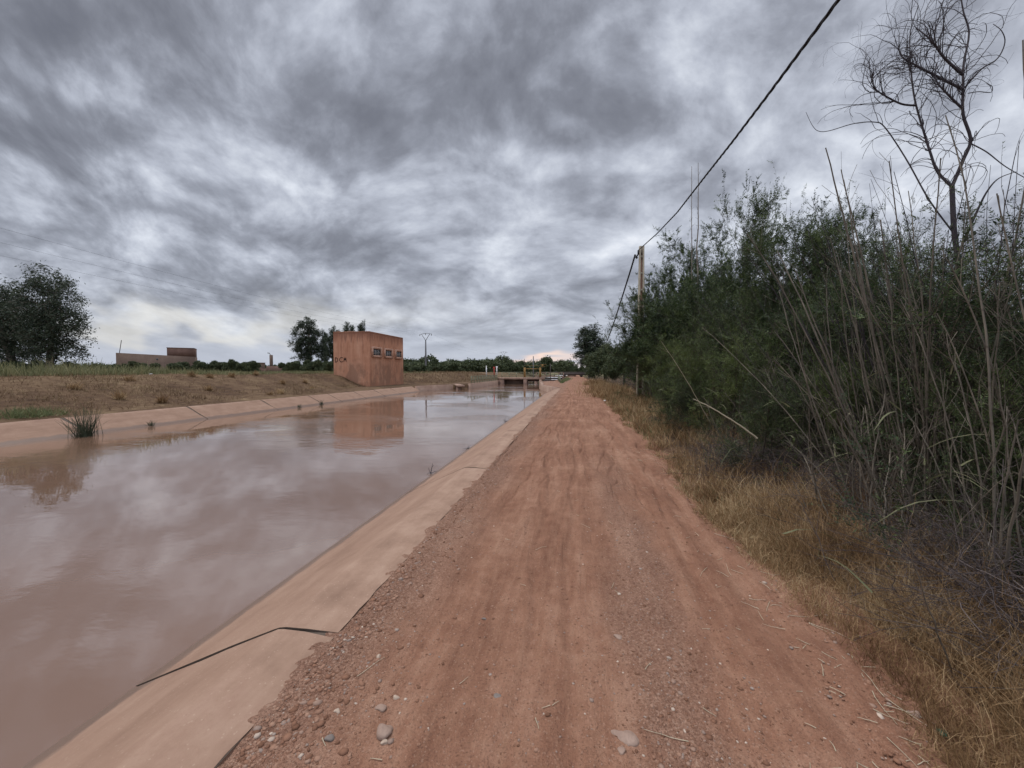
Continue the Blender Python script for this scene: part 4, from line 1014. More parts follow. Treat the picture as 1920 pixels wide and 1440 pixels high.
# ---- bare dead tree
def dead_tree():
    global rng; rng = np.random.default_rng(5)
    d0 = 5.0
    base = lat(1800, 4.95); d0 = -(CR.transposed() @ (base - EYE)).z
    lo = np.array(base)
    def path(pts, r0, r1, n=26):
        q = np.array([np.array(at(px, py, d0 + o)) for px, py, o in pts]); s = np.linspace(0, len(q) - 1, n)
        # Catmull-Rom through the points
        out = []
        for v in s:
            i = min(int(v), len(q) - 2); t = v - i
            p0, p1, p2, p3 = q[max(i - 1, 0)], q[i], q[i + 1], q[min(i + 2, len(q) - 1)]
            out.append(.5 * (2 * p1 + (p2 - p0) * t + (2 * p0 - 5 * p1 + 4 * p2 - p3) * t * t + (3 * p1 - p0 - 3 * p2 + p3) * t ** 3))
        return np.array(out), np.linspace(r0, r1, n)
    tr = path([(1802, 930, 0), (1798, 760, 0), (1797, 600, .02), (1797, 500, 0), (1789, 430, 0), (1785, 346, 0)], .036, .026)
    f1 = path([(1785, 350, 0), (1806, 300, -.05), (1820, 262, -.1), (1806, 215, -.1), (1806, 165, -.1), (1807, 120, -.05), (1817, 62, 0), (1806, 20, .05), (1796, -40, .1), (1780, -110, .2)], .021, .0045, 40)
    f2 = path([(1785, 350, 0), (1758, 322, .1), (1744, 285, .15), (1733, 250, .2), (1716, 190, .25), (1709, 140, .3), (1706, 90, .3), (1708, 55, .3), (1722, 10, .25)], .017, .004, 36)
    ext = [path([(1806, 168, -.1), (1770, 150, -.1), (1722, 125, 0), (1690, 105, .1), (1685, 80, .1)], .018, .004), path([(1805, 140, -.1), (1770, 108, -.2), (1745, 75, -.2), (1715, 50, -.1)], .018, .004),
           path([(1806, 205, -.1), (1778, 178, -.15), (1755, 150, -.1), (1755, 120, 0)], .015, .004), path([(1717, 198, .25), (1690, 195, .2), (1660, 180, .2), (1640, 165, .2), (1632, 140, .2), (1630, 110, .2)], .014, .003),
           path([(1790, 440, 0), (1742, 375, .1), (1700, 300, .2), (1660, 240, .3), (1640, 229, .3), (1600, 232, .35), (1556, 245, .4), (1535, 246, .4), (1523, 235, .4), (1511, 210, .4)], .010, .0025, 40),
           path([(1795, 480, 0), (1830, 400, -.1), (1850, 360, -.15), (1872, 335, -.2), (1905, 322, -.2)], .016, .004), path([(1822, 270, -.1), (1850, 285, -.2), (1885, 312, -.3), (1930, 338, -.4)], .008, .004),
           path([(1808, 165, -.1), (1840, 130, -.2), (1870, 110, -.3), (1884, 80, -.3), (1878, 58, -.3), (1862, 45, -.25)], .010, .003), path([(1815, 175, -.1), (1835, 172, -.2), (1858, 173, -.25), (1860, 162, -.25), (1850, 157, -.25)], .006, .003)]
    rt = empty('dead_tree', base, 'bare dead tree with a forked dark trunk and curled drooping twigs at the right', 'tree')
    B = lambda n, ps, s=6: build(n, [tubes(p - lo, r, s) for p, r in ps], MAT['deadbark'], rt, True)
    B('trunk', [tr], 9)
    B('limb', [f1], 7); B('limb', [f2], 7)
    for e in ext: B('branch', [e], 5)
    K = 14
    def res(p, r): i = np.linspace(0, len(p) - 1, 20); j = i.astype(int); return p[j], r[j]
    Q = [res(*q) for q in [f1, f2] + ext[:5]]
    P = np.stack([q[0] for q in Q]); Rr = np.stack([q[1] for q in Q])
    # arching twigs that curl over and hang
    def curl(P, Rr, M, tr, Lr, ar, r0, g0, g1):
        N, KK, _ = P.shape
        i = rng.integers(0, N, M); t = rng.uniform(*tr, M); k = (t * (KK - 1)).astype(int); k = np.minimum(k, KK - 2)
        T = nrm(P[i, k + 1] - P[i, k]); a = rng.uniform(*ar, M)[:, None]
        d = nrm(np.cos(a) * T + np.sin(a) * rp(T, M)); L = rng.uniform(*Lr, M)
        out = np.zeros((M, K, 3)); out[:, 0] = P[i, k]; ax = rp(d, M)
        cur = rng.uniform(-.32, .32, M)[:, None]
        for s in range(1, K):
            d = nrm(d + np.array([0, 0, 1.]) * (g0 + (g1 - g0) * s / K) + rng.normal(0, .13, (M, 3)) + np.cross(ax, d) * cur)
            out[:, s] = out[:, s - 1] + d * (L / (K - 1))[:, None]
        return out, np.minimum(Rr[i, k] * .6, r0)[:, None] * np.linspace(1, .42, K)
    t1, r1 = curl(P[[0, 1, 2, 3, 4, 5]], Rr[[0, 1, 2, 3, 4, 5]], 170, (.3, .98), (.4, 1.0), (.35, 1.0), .0052, .20, -.20)
    t2, r2 = curl(t1, r1, 300, (.25, .9), (.25, .6), (.3, 1.0), .0034, .08, -.20)
    t3, r3 = curl(P[[0, 1, 6]], Rr[[0, 1, 6]], 34, (.05, .5), (.3, .9), (.5, 1.1), .005, .05, -.2)
    build('twig', [tubes(t1 - lo, r1, 4), tubes(t2 - lo, r2, 3), tubes(t3 - lo, r3, 3)], MAT['deadbark'], rt)['kind'] = 'stuff'
dead_tree()

# ---- dry reed canes
rng = np.random.default_rng(77)
def cane_mesh(h, r, bend, seed):
    global rng; rng = np.random.default_rng(seed)
    n = 14; t = np.linspace(0, 1, n)
    P = np.stack([bend * t ** 2 * h + rng.normal(0, .004, n), rng.normal(0, .004, n) + .3 * bend * t ** 2, t * h], -1)
    parts = [tubes(P, r * (1 - .62 * t), 6)]
    nt = rng.integers(6, 14)
    tw, twr = spawn(P[None], (r * (1 - .62 * t))[None], nt, (.45, 1), (.12, .5), (.25, .7), 4, .06, .08, .3, .2)
    parts.append(tubes(tw, np.maximum(twr, .0016), 3))
    o = build('cane', parts, MAT['cane'], smooth=True); me = o.data; bpy.data.objects.remove(o); return me
CANES = [cane_mesh(h, r, b, 300 + i) for i, (h, r, b) in enumerate(((3.3, .0095, .05), (2.9, .007, -.08), (3.6, .0095, .12), (2.4, .006, .02), (3.1, .008, -.15), (2.7, .0085, .2)))]
def reed_leaf_part(n, xy, h, spread):
    """long drooping blades round the point xy"""
    p0 = np.stack([xy[0] + rng.normal(0, spread, n), xy[1] + rng.normal(0, spread, n), rng.uniform(.3, 1, n) * h], -1)
    d = nrm(np.stack([rng.normal(0, 1, n), rng.normal(0, 1, n), rng.uniform(.2, 1.2, n)], -1))
    P, w = walk(p0, d, rng.uniform(.25, .6, n), np.full(n, .022), 6, .08, -.22, .15)
    return ribbons(P, w)
CG = 'clumps of dry cane along the thicket'
def cane_clump(px, X, n, spread, hs, fan, label, nleaf=26, lean=(0, 0), seed=0):
    global rng; rng = np.random.default_rng(900 + seed); rr = random.Random(seed)
    b = lat(px, X); rt = empty('cane_clump', (b.x, b.y, 0), label, 'cane clump', CG)
    for k in range(n):
        c = bpy.data.objects.new('cane', rr.choice(CANES)); COL.objects.link(c); c.parent = rt
        ox, oy = rr.gauss(0, spread), rr.gauss(0, spread * 1.1)
        c.location = (ox, oy, 0)
        s = hs * rr.uniform(.72, 1.12)
        c.scale = (rr.uniform(.8, 1.15),) * 2 + (s,)
        tx = lean[0] + ox / max(spread, .01) * fan + rr.gauss(0, .09); ty = lean[1] + oy / max(spread, .01) * fan * .6 + rr.gauss(0, .09)
        c.rotation_euler = (-ty, tx, 0); c.rotation_euler.rotate_axis('Z', rr.uniform(0, 6.28))
    if nleaf: build('leaf_blade', [reed_leaf_part(nleaf, (0, 0), 2.2 * hs, spread * 1.6)], MAT['reedleaf'], rt)['kind'] = 'stuff'
    return rt
cane_clump(1398, 3.9, 8, .45, .60, .10, 'leftmost cane clump, thin stems in front of dark bushes', 40, (-.05, 0), 1)
cane_clump(1452, 3.7, 12, .42, .66, .10, 'second cane clump from the left, with a long pale leaning stem', 50, (-.04, 0), 2)
cane_clump(1520, 3.55, 10, .38, .58, .10, 'cane clump in the middle, above the grey brush heap', 50, (-.02, 0), 3)
cane_clump(1590, 3.6, 10, .36, .62, .10, 'cane clump left of the tall fan of canes', 30, (-.08, 0), 4)
cane_clump(1672, 3.5, 17, .30, .76, .14, 'cane clump with tips leaning left under the dead tree', 24, (-.18, 0), 5)
cane_clump(1752, 3.45, 32, .24, .95, .20, 'tallest fan shaped cane clump in front of the dead tree', 10, (-.05, 0), 6)
cane_clump(1815, 3.3, 26, .26, .86, .18, 'dense cane clump right beside the dead tree', 10, (.02, 0), 7)
cane_clump(1893, 3.15, 18, .24, .78, .14, 'cane clump at the right edge of the photo', 10, (.06, 0), 8)
cane_clump(1960, 2.9, 14, .2, .9, .10, 'cane clump cut off by the right border', 4, (.02, 0), 9)
for i, (px, X, n, hs, lb) in enumerate(((1640, 3.2, 18, .34, 'short broken cane stubs behind the right brush heap'), (1730, 3.05, 24, .40, 'dense short cane stems at the foot of the cane fan'), (1810, 2.95, 24, .42, 'dense short cane stems right of the cane fan foot'), (1900, 2.8, 20, .40, 'short cane stems low at the right edge'), (1480, 3.4, 18, .36, 'short cane stems behind the middle brush heap'))):
    cane_clump(px, X, n, .30, hs, .16, lb, 6, (0, 0), 20 + i)
cane_clump(1862, 3.7, 14, .3, .98, .22, 'tall thin canes spreading right of the dead tree top', 0, (.06, 0), 31)
def bare_shrub(px, X, n, h, lean, label, seed):
    global rng; rng = np.random.default_rng(seed); b = lat(px, X)
    p0 = np.stack([rng.normal(0, .22, n), rng.normal(0, .3, n), np.zeros(n)], -1)
    d = np.stack([rng.normal(lean, .30, n), rng.normal(0, .22, n), np.ones(n)], -1)
    P, r = walk(p0, d, rng.uniform(.6, 1.1, n) * h, rng.uniform(.005, .010, n), 10, .05, .03, .28)
    tw, twr = spawn(P, r, n * 5, (.35, 1), (.25, .9), (.3, .8), 7, .08, .03, .55, .35, rmin=.002)
    rt = empty('bare_shrub', (b.x, b.y, 0), label, 'bare shrub', 'leafless shrubs round the dead tree')
    build('stem', [tubes(P, r, 5)], MAT['deadbark'], rt, True)['kind'] = 'stuff'
    build('twig', [tubes(tw, twr, 3)], MAT['deadbark'], rt)['kind'] = 'stuff'
bare_shrub(1755, 4.2, 58, 3.7, -.14, 'leafless shrub of thin dark whips left of the dead tree trunk', 41)
bare_shrub(1840, 4.2, 40, 3.4, .10, 'leafless shrub of thin dark whips right of the dead tree trunk', 42)
# single canes that stand out
def lone(p, q, r, mat, label, bow=0, cat='cane', twigs=3):
    p, q = np.array(p), np.array(q); n = 16; t = np.linspace(0, 1, n)[:, None]
    P = p * (1 - t) + q * t; P[:, 2] += (bow * np.sin(np.pi * t))[:, 0]; P[1:-1] += rng.normal(0, .003, (n - 2, 3))
    L = np.linalg.norm(q - p); rr = np.linspace(r, r * .35, n)
    parts = [tubes(P, rr, 6)]
    if twigs:
        tw, twr = spawn(P[None], rr[None], twigs, (.5, 1), (.1, .35), (.3, .7), 4, .06, .05, .35, .2); parts.append(tubes(tw, np.maximum(twr, .0014), 3))
    o = build('dry_cane', parts, MAT[mat], smooth=True, loc=tuple(p)); tag(o, label, cat, 'single canes that stand out'); return o
lone(at(1655, 1000, 3.55), at(1622, 760, 4.0), .014, 'cane', 'thick dry stem standing upright at the edge of the golden grass')
lone(at(1668, 760, 4.2), at(1548, 277, 4.1), .016, 'cane', 'long cane curving up above the tree tops against the sky', .05)
lone(at(1690, 820, 4.1), at(1577, 318, 4.2), .014, 'cane', 'shorter curved cane just right of the tallest one against the sky', .05)
lone(at(1690, 700, 4.4), at(1651, 412, 4.2), .016, 'cane', 'straight cut cane rising between the curved canes and the dead tree', 0)
lone(at(1600, 800, 4.6), at(1457, 470, 5.2), .016, 'cane', 'long pale cane leaning left across the thicket middle', .08)
lone(at(1420, 822, 5.2), at(1300, 748, 5.4), .012, 'canepale', 'pale bare cane leaning out over the verge left of the brush heap', .04)
lone(at(1330, 790, 8.6), at(1240, 640, 8.2), .009, 'canepale', 'slim pale cane with a bent tip against the bright green bush', .06)
lone(at(1935, 1150, 2.3), at(1752, 930, 3.3), .014, 'cane', 'grey cane lying slantwise over the grass at the right edge', .0)
lone(at(1940, 1180, 2.35), at(1845, 880, 3.2), .017, 'cane', 'thicker grey cane crossing the slanting one at the right edge', .0)
lone(at(1925, 898, 2.7), at(1850, 857, 2.9), .007, 'canepale', 'short cream coloured cane poking in from the right edge', 0, twigs=0)
lone(at(1935, 470, 3.0), at(1918, 75, 3.0), .013, 'cane', 'upright cane at the extreme upper right edge', 0)
lone(at(1860, 700, 3.6), at(1925, 330, 3.3), .014, 'cane', 'long cane leaning right beyond the dead tree', .03)

# ---- heaps of dead brush, low branches
def brush_heap(px, py, X, n, rx, ry, h, label, seed):
    global rng; rng = np.random.default_rng(seed); b = lat(px, X)
    p0 = np.stack([rng.normal(0, rx * .5, n), rng.normal(0, ry * .5, n), rng.uniform(0, 1, n) ** 1.6 * h], -1)
    p0[:, 2] *= np.exp(-(p0[:, 0] / rx) ** 2 - (p0[:, 1] / ry) ** 2)
    d = nrm(np.stack([rng.normal(0, 1, n), rng.normal(0, 1, n), rng.normal(.12, .35, n)], -1))
    P, r = walk(p0, d, rng.uniform(.25, .9, n), rng.uniform(.0016, .0045, n), 6, .16, -.03, .4)
    tw, twr = spawn(P, r, n * 2, (.2, 1), (.08, .3), (.3, 1.0), 4, .15, 0, .6, .2, rmin=.0013)
    o = build('brush_heap', [tubes(P, r, 3), tubes(tw, twr, 3)], MAT['brush']); o.location = (b.x, b.y, .04); tag(o, label, 'brush heap', 'heaps of dead brush'); return o
brush_heap(1495, 870, 3.15, 1200, .8, 1.3, .62, 'grey heap of dead twigs under the middle canes', 1)
brush_heap(1640, 880, 3.05, 900, .6, .8, .58, 'dark heap of dead twigs left below the dead tree', 2)
brush_heap(1790, 960, 2.8, 800, .5, .6, .55, 'tangle of grey dead branches at the right above the golden grass', 3)
brush_heap(1930, 960, 2.6, 600, .4, .5, .55, 'tangle of dead branches at the right edge', 4)
brush_heap(1185, 715, 5.0, 1300, 2.0, 7.0, 1.7, 'grey leafless scrub along the road left of the pole', 5)
brush_heap(1224, 740, 4.6, 900, 1.0, 3.0, 1.0, 'dark dead scrub at the foot of the tallest tree', 6)
brush_heap(1410, 800, 3.9, 700, .8, 1.2, .9, 'dark dead twigs between the left cane clumps', 7)
brush_heap(1400, 840, 2.75, 700, .55, 1.3, .5, 'dark twig heap nearest the road below the pale leaning cane', 8)

# ---- grasses
def blades(x, y, zf, h, w, lean, mess, K=4, mat=0, droop=-.10):
    n = len(x); z = zf(x, y)
    a = rng.uniform(0, 6.28, n); s = np.abs(rng.normal(0, lean, n))
    d = np.stack([np.cos(a) * s, np.sin(a) * s, np.ones(n)], -1)
    P, ww = walk(np.stack([x, y, z - .01], -1), d, h, w, K, mess, droop, .25)
    P[:, :, 2] = np.maximum(P[:, :, 2], z[:, None] - .02)
    return ribbons(P, ww, mat)
def verge_z(x, y):
    n = fbm(x * .35, y * .35, 4, 3); u = np.clip((x - 1.8) / 1.5, 0, 1)
    return np.maximum(-.075 + .145 * u + n * .16 * u, np.where(x < 2.6, road_z(x, y), -1))
def mk_verge():
    global rng; rng = np.random.default_rng(31)
    def edge(y): return 1.58 + .20 * (vnoise(y * .8, y * 0, 5) - .5) + .22 * (vnoise(y * 2.7, y * 0, 6) - .5)
    parts = []
    def field(n, y0, y1, xw, hh, ww, lean, mess, K, thr, mat=0, off=0, pw=1.0, droop=-.1, pat=1.3):
        y = y0 * (y1 / y0) ** (rng.uniform(0, 1, n) ** pw)
        x = edge(y) + off + np.abs(rng.uniform(0, 1, n)) ** 1.1 * xw * np.clip(.6 + y / 8, 0, 1.6)
        keep = vnoise(x * pat * 2, y * pat, 8) + rng.uniform(-.25, .25, n) > thr
        x, y = x[keep], y[keep]
        f = np.clip((x - edge(y)) / .45, .34, 1)
        parts.append(blades(x, y, verge_z, hh * f * rng.uniform(.45, 1.15, len(x)), np.full(len(x), ww) * np.clip(y / 5, .6, 3), lean, mess, K, mat, droop))
    field(46000, .75, 5, 1.7, .50, .0062, .6, .24, 6, .3)
    field(26000, 3.5, 24, 1.7, .42, .007, .5, .2, 5, .36)
    field(22000, .75, 6, .8, .22, .0055, 1.2, .35, 5, .30, 0, -.10)       # flattened mat at the edge
    field(6000, 4, 20, .9, .16, .005, 1.3, .35, 5, .3, 0, -.12)
    field(3500, 3.2, 12, 1.3, .36, .006, .6, .25, 6, .56, 1)
    field(4500, 10, 60, 2.0, .35, .008, .5, .2, 4, .35, 1)
    field(7000, 12, 60, 1.6, .40, .008, .5, .2, 4, .35, 0)
    field(9000, .8, 9, 2.2, .45, .004, .8, .3, 6, .25, 2, .5)
    field(9000, .75, 4, .75, .34, .0058, .7, .28, 6, -.3, 0, .08)
    field(2600, .8, 9, 1.2, .75, .006, .5, .20, 7, .3, 0, .25, 1.0, -.16)
    o = build('verge_grass', parts, [MAT['grass'], MAT['greengrass'], MAT['brush']]); tag(o, kind='stuff')
    # shrivelled stalks fallen on the dirt
    n = 210; y = .9 * (9 / .9) ** rng.uniform(0, 1, n); x = np.where(rng.uniform(0, 1, n) < .75, edge(y) - np.abs(rng.normal(0, .35, n)), rng.uniform(-1.2, 1.6, n))
    a = rng.uniform(0, 6.28, n); P, w = walk(np.stack([x, y, road_z(x, y) + .012], -1), np.stack([np.cos(a), np.sin(a), a * 0 + .02], -1), rng.lognormal(-2.6, .6, n), np.full(n, .0022), 6, .12, 0, .5)
    P[:, :, 2] = road_z(P[:, :, 0], P[:, :, 1]) + .006
    tag(build('fallen_straw', [tubes(P, w, 4)], MAT['canepale']), kind='stuff')
mk_verge()
def mk_bank():
    global rng; rng = np.random.default_rng(32)
    def zf(x, y): return np.array([gz(a, b) for a, b in zip(x, y)])
    n = 26000; y = rng.uniform(4, 40, n); u = rng.uniform(0, 1, n)
    to = np.array([toe(v) for v in y]); cr = np.array([crest(v) for v in y]); x = to - .05 + (cr - to) * u * 1.15
    keep = vnoise(x * .5, y * .35, 12) * .6 + vnoise(x * 1.6, y * 1.2, 13) * .4 + rng.uniform(-.2, .2, n) > .42
    x, y = x[keep], y[keep]
    hv = .35 + 1.5 * np.clip(vnoise(x * .9, y * .7, 15) - .25, 0, 1)
    P1 = blades(x, y, zf, rng.uniform(.08, .30, len(x)) * hv, np.full(len(x), .022), .9, .25, 4)
    tag(build('bank_grass', [P1], MAT['bankgrass']), kind='stuff')
    # weeds standing on the crest, against the field behind
    n = 20000; y = rng.uniform(5, 62, n); cr = np.array([crest(v) for v in y]); x = cr - np.abs(rng.normal(0, 3.5, n)) + .2
    hh = .30 + .75 * np.clip((26 - y) / 16, 0, 1)
    P2 = blades(x, y, zf, hh * rng.uniform(.3, 1.1, n) * (.5 + vnoise(x * .6, y * .6, 14)), np.full(n, .03), .3, .16, 4)
    tag(build('crest_weeds', [P2], MAT['weeds']), kind='stuff')
    n = 5000; y = rng.uniform(50, 90, n); x = rng.uniform(-26, -17.5, n); 
    P3 = blades(x, y, zf, rng.uniform(.15, .5, n), np.full(n, .05), .5, .2, 4)
    tag(build('far_bank_grass', [P3], MAT['bankgrass']), kind='stuff')
    n = 1800; y = rng.uniform(56, 90, n); x = -2.2 + np.abs(rng.normal(0, .5, n)) * np.clip((y - 52) / 30, .3, 1) 
    P4 = blades(x, y, lambda a, b: a * 0 - .03, rng.uniform(.2, .6, n), np.full(n, .04), .5, .2, 4)
    tag(build('yard_grass', [P4], MAT['greengrass']), kind='stuff')
mk_bank()
def tuft(name, loc, n, h, w, lean, mat, label, cat, spread=.12, mess=.06, group=None, droop=-.05):
    P = blades(rng.normal(0, spread, n), rng.normal(0, spread, n), lambda a, b: a * 0, h * rng.uniform(.5, 1.1, n), np.full(n, w), lean, mess, 6, 0, droop)
    o = build(name, [P], MAT[mat]); o.location = loc; tag(o, label, cat, group); return o
p = on(160, 818, WATER); tuft('rush_clump', (p.x, p.y, WATER - .05), 190, 1.0, .018, .42, 'rush', 'spiky dark rush clump growing in the water at the far lining', 'rush', .13, .04)
p = at(90, 778, 16); tuft('weed_clump', (-19.2, on(90, 778, .1).y * .98, .08), 900, .42, .02, 1.0, 'greengrass', 'low grey green weed patch behind the far lining at left', 'weed', .42, .25)
for i, (px, py, lb) in enumerate(((1383, 868, 'grey green weed on the verge nearest the left cane clump'), (1440, 880, 'grey green weed right of the first one on the verge'), (1345, 815, 'leafy green weed under the pale leaning cane'), (1300, 800, 'green weed at the foot of the bright green low bush'))):
    p = on(px, py, .05); tuft('verge_weed', (p.x, p.y, .02), 420, .5, .012, .8, 'greengrass', lb, 'weed', .22, .22, 'green weeds on the right verge')
for i, (px, X, lb) in enumerate(((1136, 2.3, 'yellow grass tussock farthest up the right road edge'), (1152, 2.5, 'yellow brown grass tussock before the grey scrub'), (1118, 2.5, 'pale grass tussock below the round tree'))):
    b = lat(px, X); tuft('grass_tussock', (b.x, b.y, 0), 1500, .95, .03, .8, 'grass', lb, 'tussock', .75, .2, 'grass tussocks on the right road edge')
_q = random.Random(3)
for i in range(14):
    y = _q.uniform(9, 30); u = _q.uniform(.1, .95); x = toe(y) + (crest(y) - toe(y)) * u
    tuft('bank_tuft', (x, y, gz(x, y) - .02), 160, _q.uniform(.3, .55), .022, .7, 'grass', 'small dry straw tuft on the brown slope of the left bank', 'tuft', _q.uniform(.05, .09), .2, 'dry tufts on the left bank')
# twigs caught at the waterline
for px, py, s, lb in ((808, 884, .16, 'black twig sticking up at the near waterline'), (877, 838, .14, 'second black twig farther along the near waterline'), (948, 788, .14, 'farthest small black twig at the near waterline')):
    p = on(px, py + 3, WATER + .02); d = nrm(rng.normal(0, 1, (9, 3)) + np.array([0, 0, .5])); P, r = walk(np.zeros((9, 3)), d, rng.uniform(.6, 1.6, 9) * s, np.full(9, .007), 5, .2, 0, .4)
    o = build('caught_twig', [tubes(P, r, 4)], MAT['deadbark']); o.location = p; tag(o, lb, 'twig', 'twigs caught at the waterline')
for px, py, s, lb in ((603, 759, .2, 'dark weed sprig at the far waterline below the bank'), (561, 764, .12, 'smaller dark sprig at the far waterline'), (284, 798, .13, 'tiny dry sprig on the far lining right of the rushes')):
    p = on(px, py, WATER + .02); tuft('waterline_sprig', p, 40, s * 2, .02, .5, 'rush', lb, 'sprig', .05, .1, 'sprigs on the far waterline')

# ---- eucalyptus, far bushes, far trees
def euca_parts(h, lobes, seed, leaf=(.22, .42), per=9, twn=16, base=.32):
    global rng; rng = np.random.default_rng(seed)
    tr, trr = walk(arr((0, 0, -.3), (.2, .1, -.3)), arr((.03, .02, 1), (.14, -.05, 1)), arr(h * .9, h * .75), arr(.022, .016) * h, 9, .05, .1)
    wood = [tubes(tr, trr, 7)]; crown = []
    for (cx, cy, cz, r, rz) in lobes:
        c = np.array([cx, cy, cz]) * h; r, rz = r * .86, rz * .88; n = max(6, int(90 * r * r / .02))
        d = nrm(rng.normal(0, 1, (n, 3))); rad = rng.uniform(.35, 1, n)[:, None] ** .6
        p = c + d * rad * np.array([r, r, rz]) * h
        # limb to the lobe
        i = rng.integers(0, 2); s = tr[i, 3 + rng.integers(0, 3)]; t = np.linspace(0, 1, 6)[:, None]
        L = s * (1 - t) + c * t; L[1:-1] += rng.normal(0, .012 * h, (4, 3)); wood.append(tubes(L, np.linspace(.008, .003, 6) * h, 5))
        tw, twr = walk(p, nrm(d + np.array([0, 0, .2])), np.full(n, .085 * h), np.full(n, .0014 * h), 4, .3, -.12, .3)
        crown += [tubes(tw, twr, 3, 1), leaves(tw, twn, leaf, .36, .0, 1.1, .35, .016 * h)]
    return wood, crown
def farplant(parts, name, loc, label, cat, group, rz=0, sc=(1, 1, 1), leaf='euca', bark='barkpale', wname='trunk'):
    return plant(name, *parts, leaf, bark, loc, label, cat, group, rz, sc, wname)
GE = 'eucalyptus trees on the left bank'
LB1 = [(0, 0, .86, .12, .12), (.10, .02, .80, .10, .10), (-.10, .03, .76, .12, .12), (.16, 0, .66, .12, .12), (-.02, -.05, .66, .14, .13), (-.16, 0, .60, .11, .12), (.20, 0, .52, .11, .10), (.06, .05, .50, .14, .12), (-.1, -.03, .44, .12, .1), (.17, .02, .38, .12, .10), (.04, -.04, .33, .13, .09), (.12, .03, .22, .13, .10), (-.06, 0, .22, .12, .08)]
LB2 = [(0, 0, .87, .085, .13), (.085, 0, .80, .07, .12), (-.09, 0, .74, .08, .13), (.03, .05, .68, .10, .13), (.15, 0, .64, .07, .1), (-.13, -.03, .58, .08, .12), (.08, 0, .52, .10, .12), (-.05, .04, .47, .10, .11), (.15, 0, .42, .07, .09), (-.10, 0, .36, .08, .09), (.05, 0, .34, .09, .09)]
E1p = euca_parts(16, LB1, 51, twn=34)
p = at(92, 690, 58); E1 = farplant(E1p, 'eucalyptus', (p.x, p.y, 1.1), 'tallest dark eucalyptus at the left, right of its pair', 'tree', GE, 0, (1.08, 1.08, 1.02))
p = at(20, 690, 61); again(E1, (p.x, p.y, 1.1), 'second eucalyptus at the left edge, lower than its neighbour', 2.4, (1.15, 1.15, .93), GE)
p = at(-62, 690, 64); again(E1, (p.x, p.y, 1.1), 'eucalyptus cut off by the left border', 4.0, (1.0, 1.0, .95), GE)
E2p = euca_parts(13, LB2, 52, twn=62)
p = at(577, 690, 88); E2 = farplant(E2p, 'eucalyptus', (p.x, p.y, 1.1), 'many topped eucalyptus left of the pump house', 'tree', GE, .5, (1.12, 1.12, .98), 'euca')
p = at(609, 690, 90); again(E2, (p.x, p.y, 1.1), 'thin eucalyptus between the many topped one and the pump house', 2.0, (.42, .42, .78), GE)
p = at(628, 690, 84); again(E2, (p.x, p.y, 1.1), 'eucalyptus half hidden behind the pump house corner', 3.5, (.7, .7, .78), GE)
p = at(655, 690, 92); again(E2, (p.x, p.y, 1.1), 'left eucalyptus top showing over the pump house roof', 1.2, (.75, .75, .93), GE)
p = at(680, 690, 92); again(E2, (p.x, p.y, 1.1), 'right eucalyptus top showing over the pump house roof', 5.0, (.55, .55, .96), GE)
GR = 'far trees along the right road side'
p = at(1106, 700, 96); again(E2, (p.x, p.y, -.1), 'silvery drooping tree farthest left on the right road side', 4.1, (1.6, 1.6, 1.02), GR)
RB = [(0, 0, .62, .30, .26), (.25, 0, .55, .24, .22), (-.26, .04, .54, .24, .22), (.05, -.2, .50, .25, .22), (-.1, .2, .46, .26, .2), (.2, .15, .36, .22, .18), (-.25, -.1, .34, .22, .18), (.05, 0, .80, .2, .15)]
p = at(1133, 708, 60); Q = farplant(euca_parts(6.2, RB, 53, (.16, .3), 9, 20), 'round_tree', (p.x, p.y, -.1), 'round dark tree with a short trunk before the silvery drooping tree', 'tree', GR, 0, (1.0, 1.0, 1.0), 'olive', 'bark')
p = at(1162, 705, 46); again(Q, (p.x + .6, p.y, -.1), 'round dark tree partly hidden behind the leftmost thorn branches', 2, (.95, .95, .86), GR)
p = at(1078, 700, 130); again(Q, (p.x, p.y, -.1), 'dark tree at the very end of the dirt road, left one', 1, (.75, .75, .62), GR)
p = at(1092, 700, 130); again(Q, (p.x, p.y, -.1), 'dark tree at the very end of the dirt road, right one', 3, (.6, .6, .62), GR)
p = at(1024, 700, 190); again(Q, (p.x, p.y, -.1), 'lone dark tree on the horizon right of the orange hoist', 2, (.8, .8, .75), GR)
_r = random.Random(4)
BB = [(0, 0, .35, .5, .3), (.45, .1, .3, .36, .26), (-.45, 0, .3, .36, .26)] + [(_r.uniform(-.95, .95), _r.uniform(-.4, .4), _r.uniform(.25, .8), _r.uniform(.13, .24), _r.uniform(.12, .26)) for _ in range(13)]
p = at(262, 692, 70); bush0 = farplant(euca_parts(3.0, BB, 54, (.12, .24), 9, 18), 'field_bush', (p.x, p.y, 1.1), 'dark bush before the left part of the farm building', 'bush', 'bushes across the left field', 0, (1, 1, .82), 'olive', 'bark', 'stem')
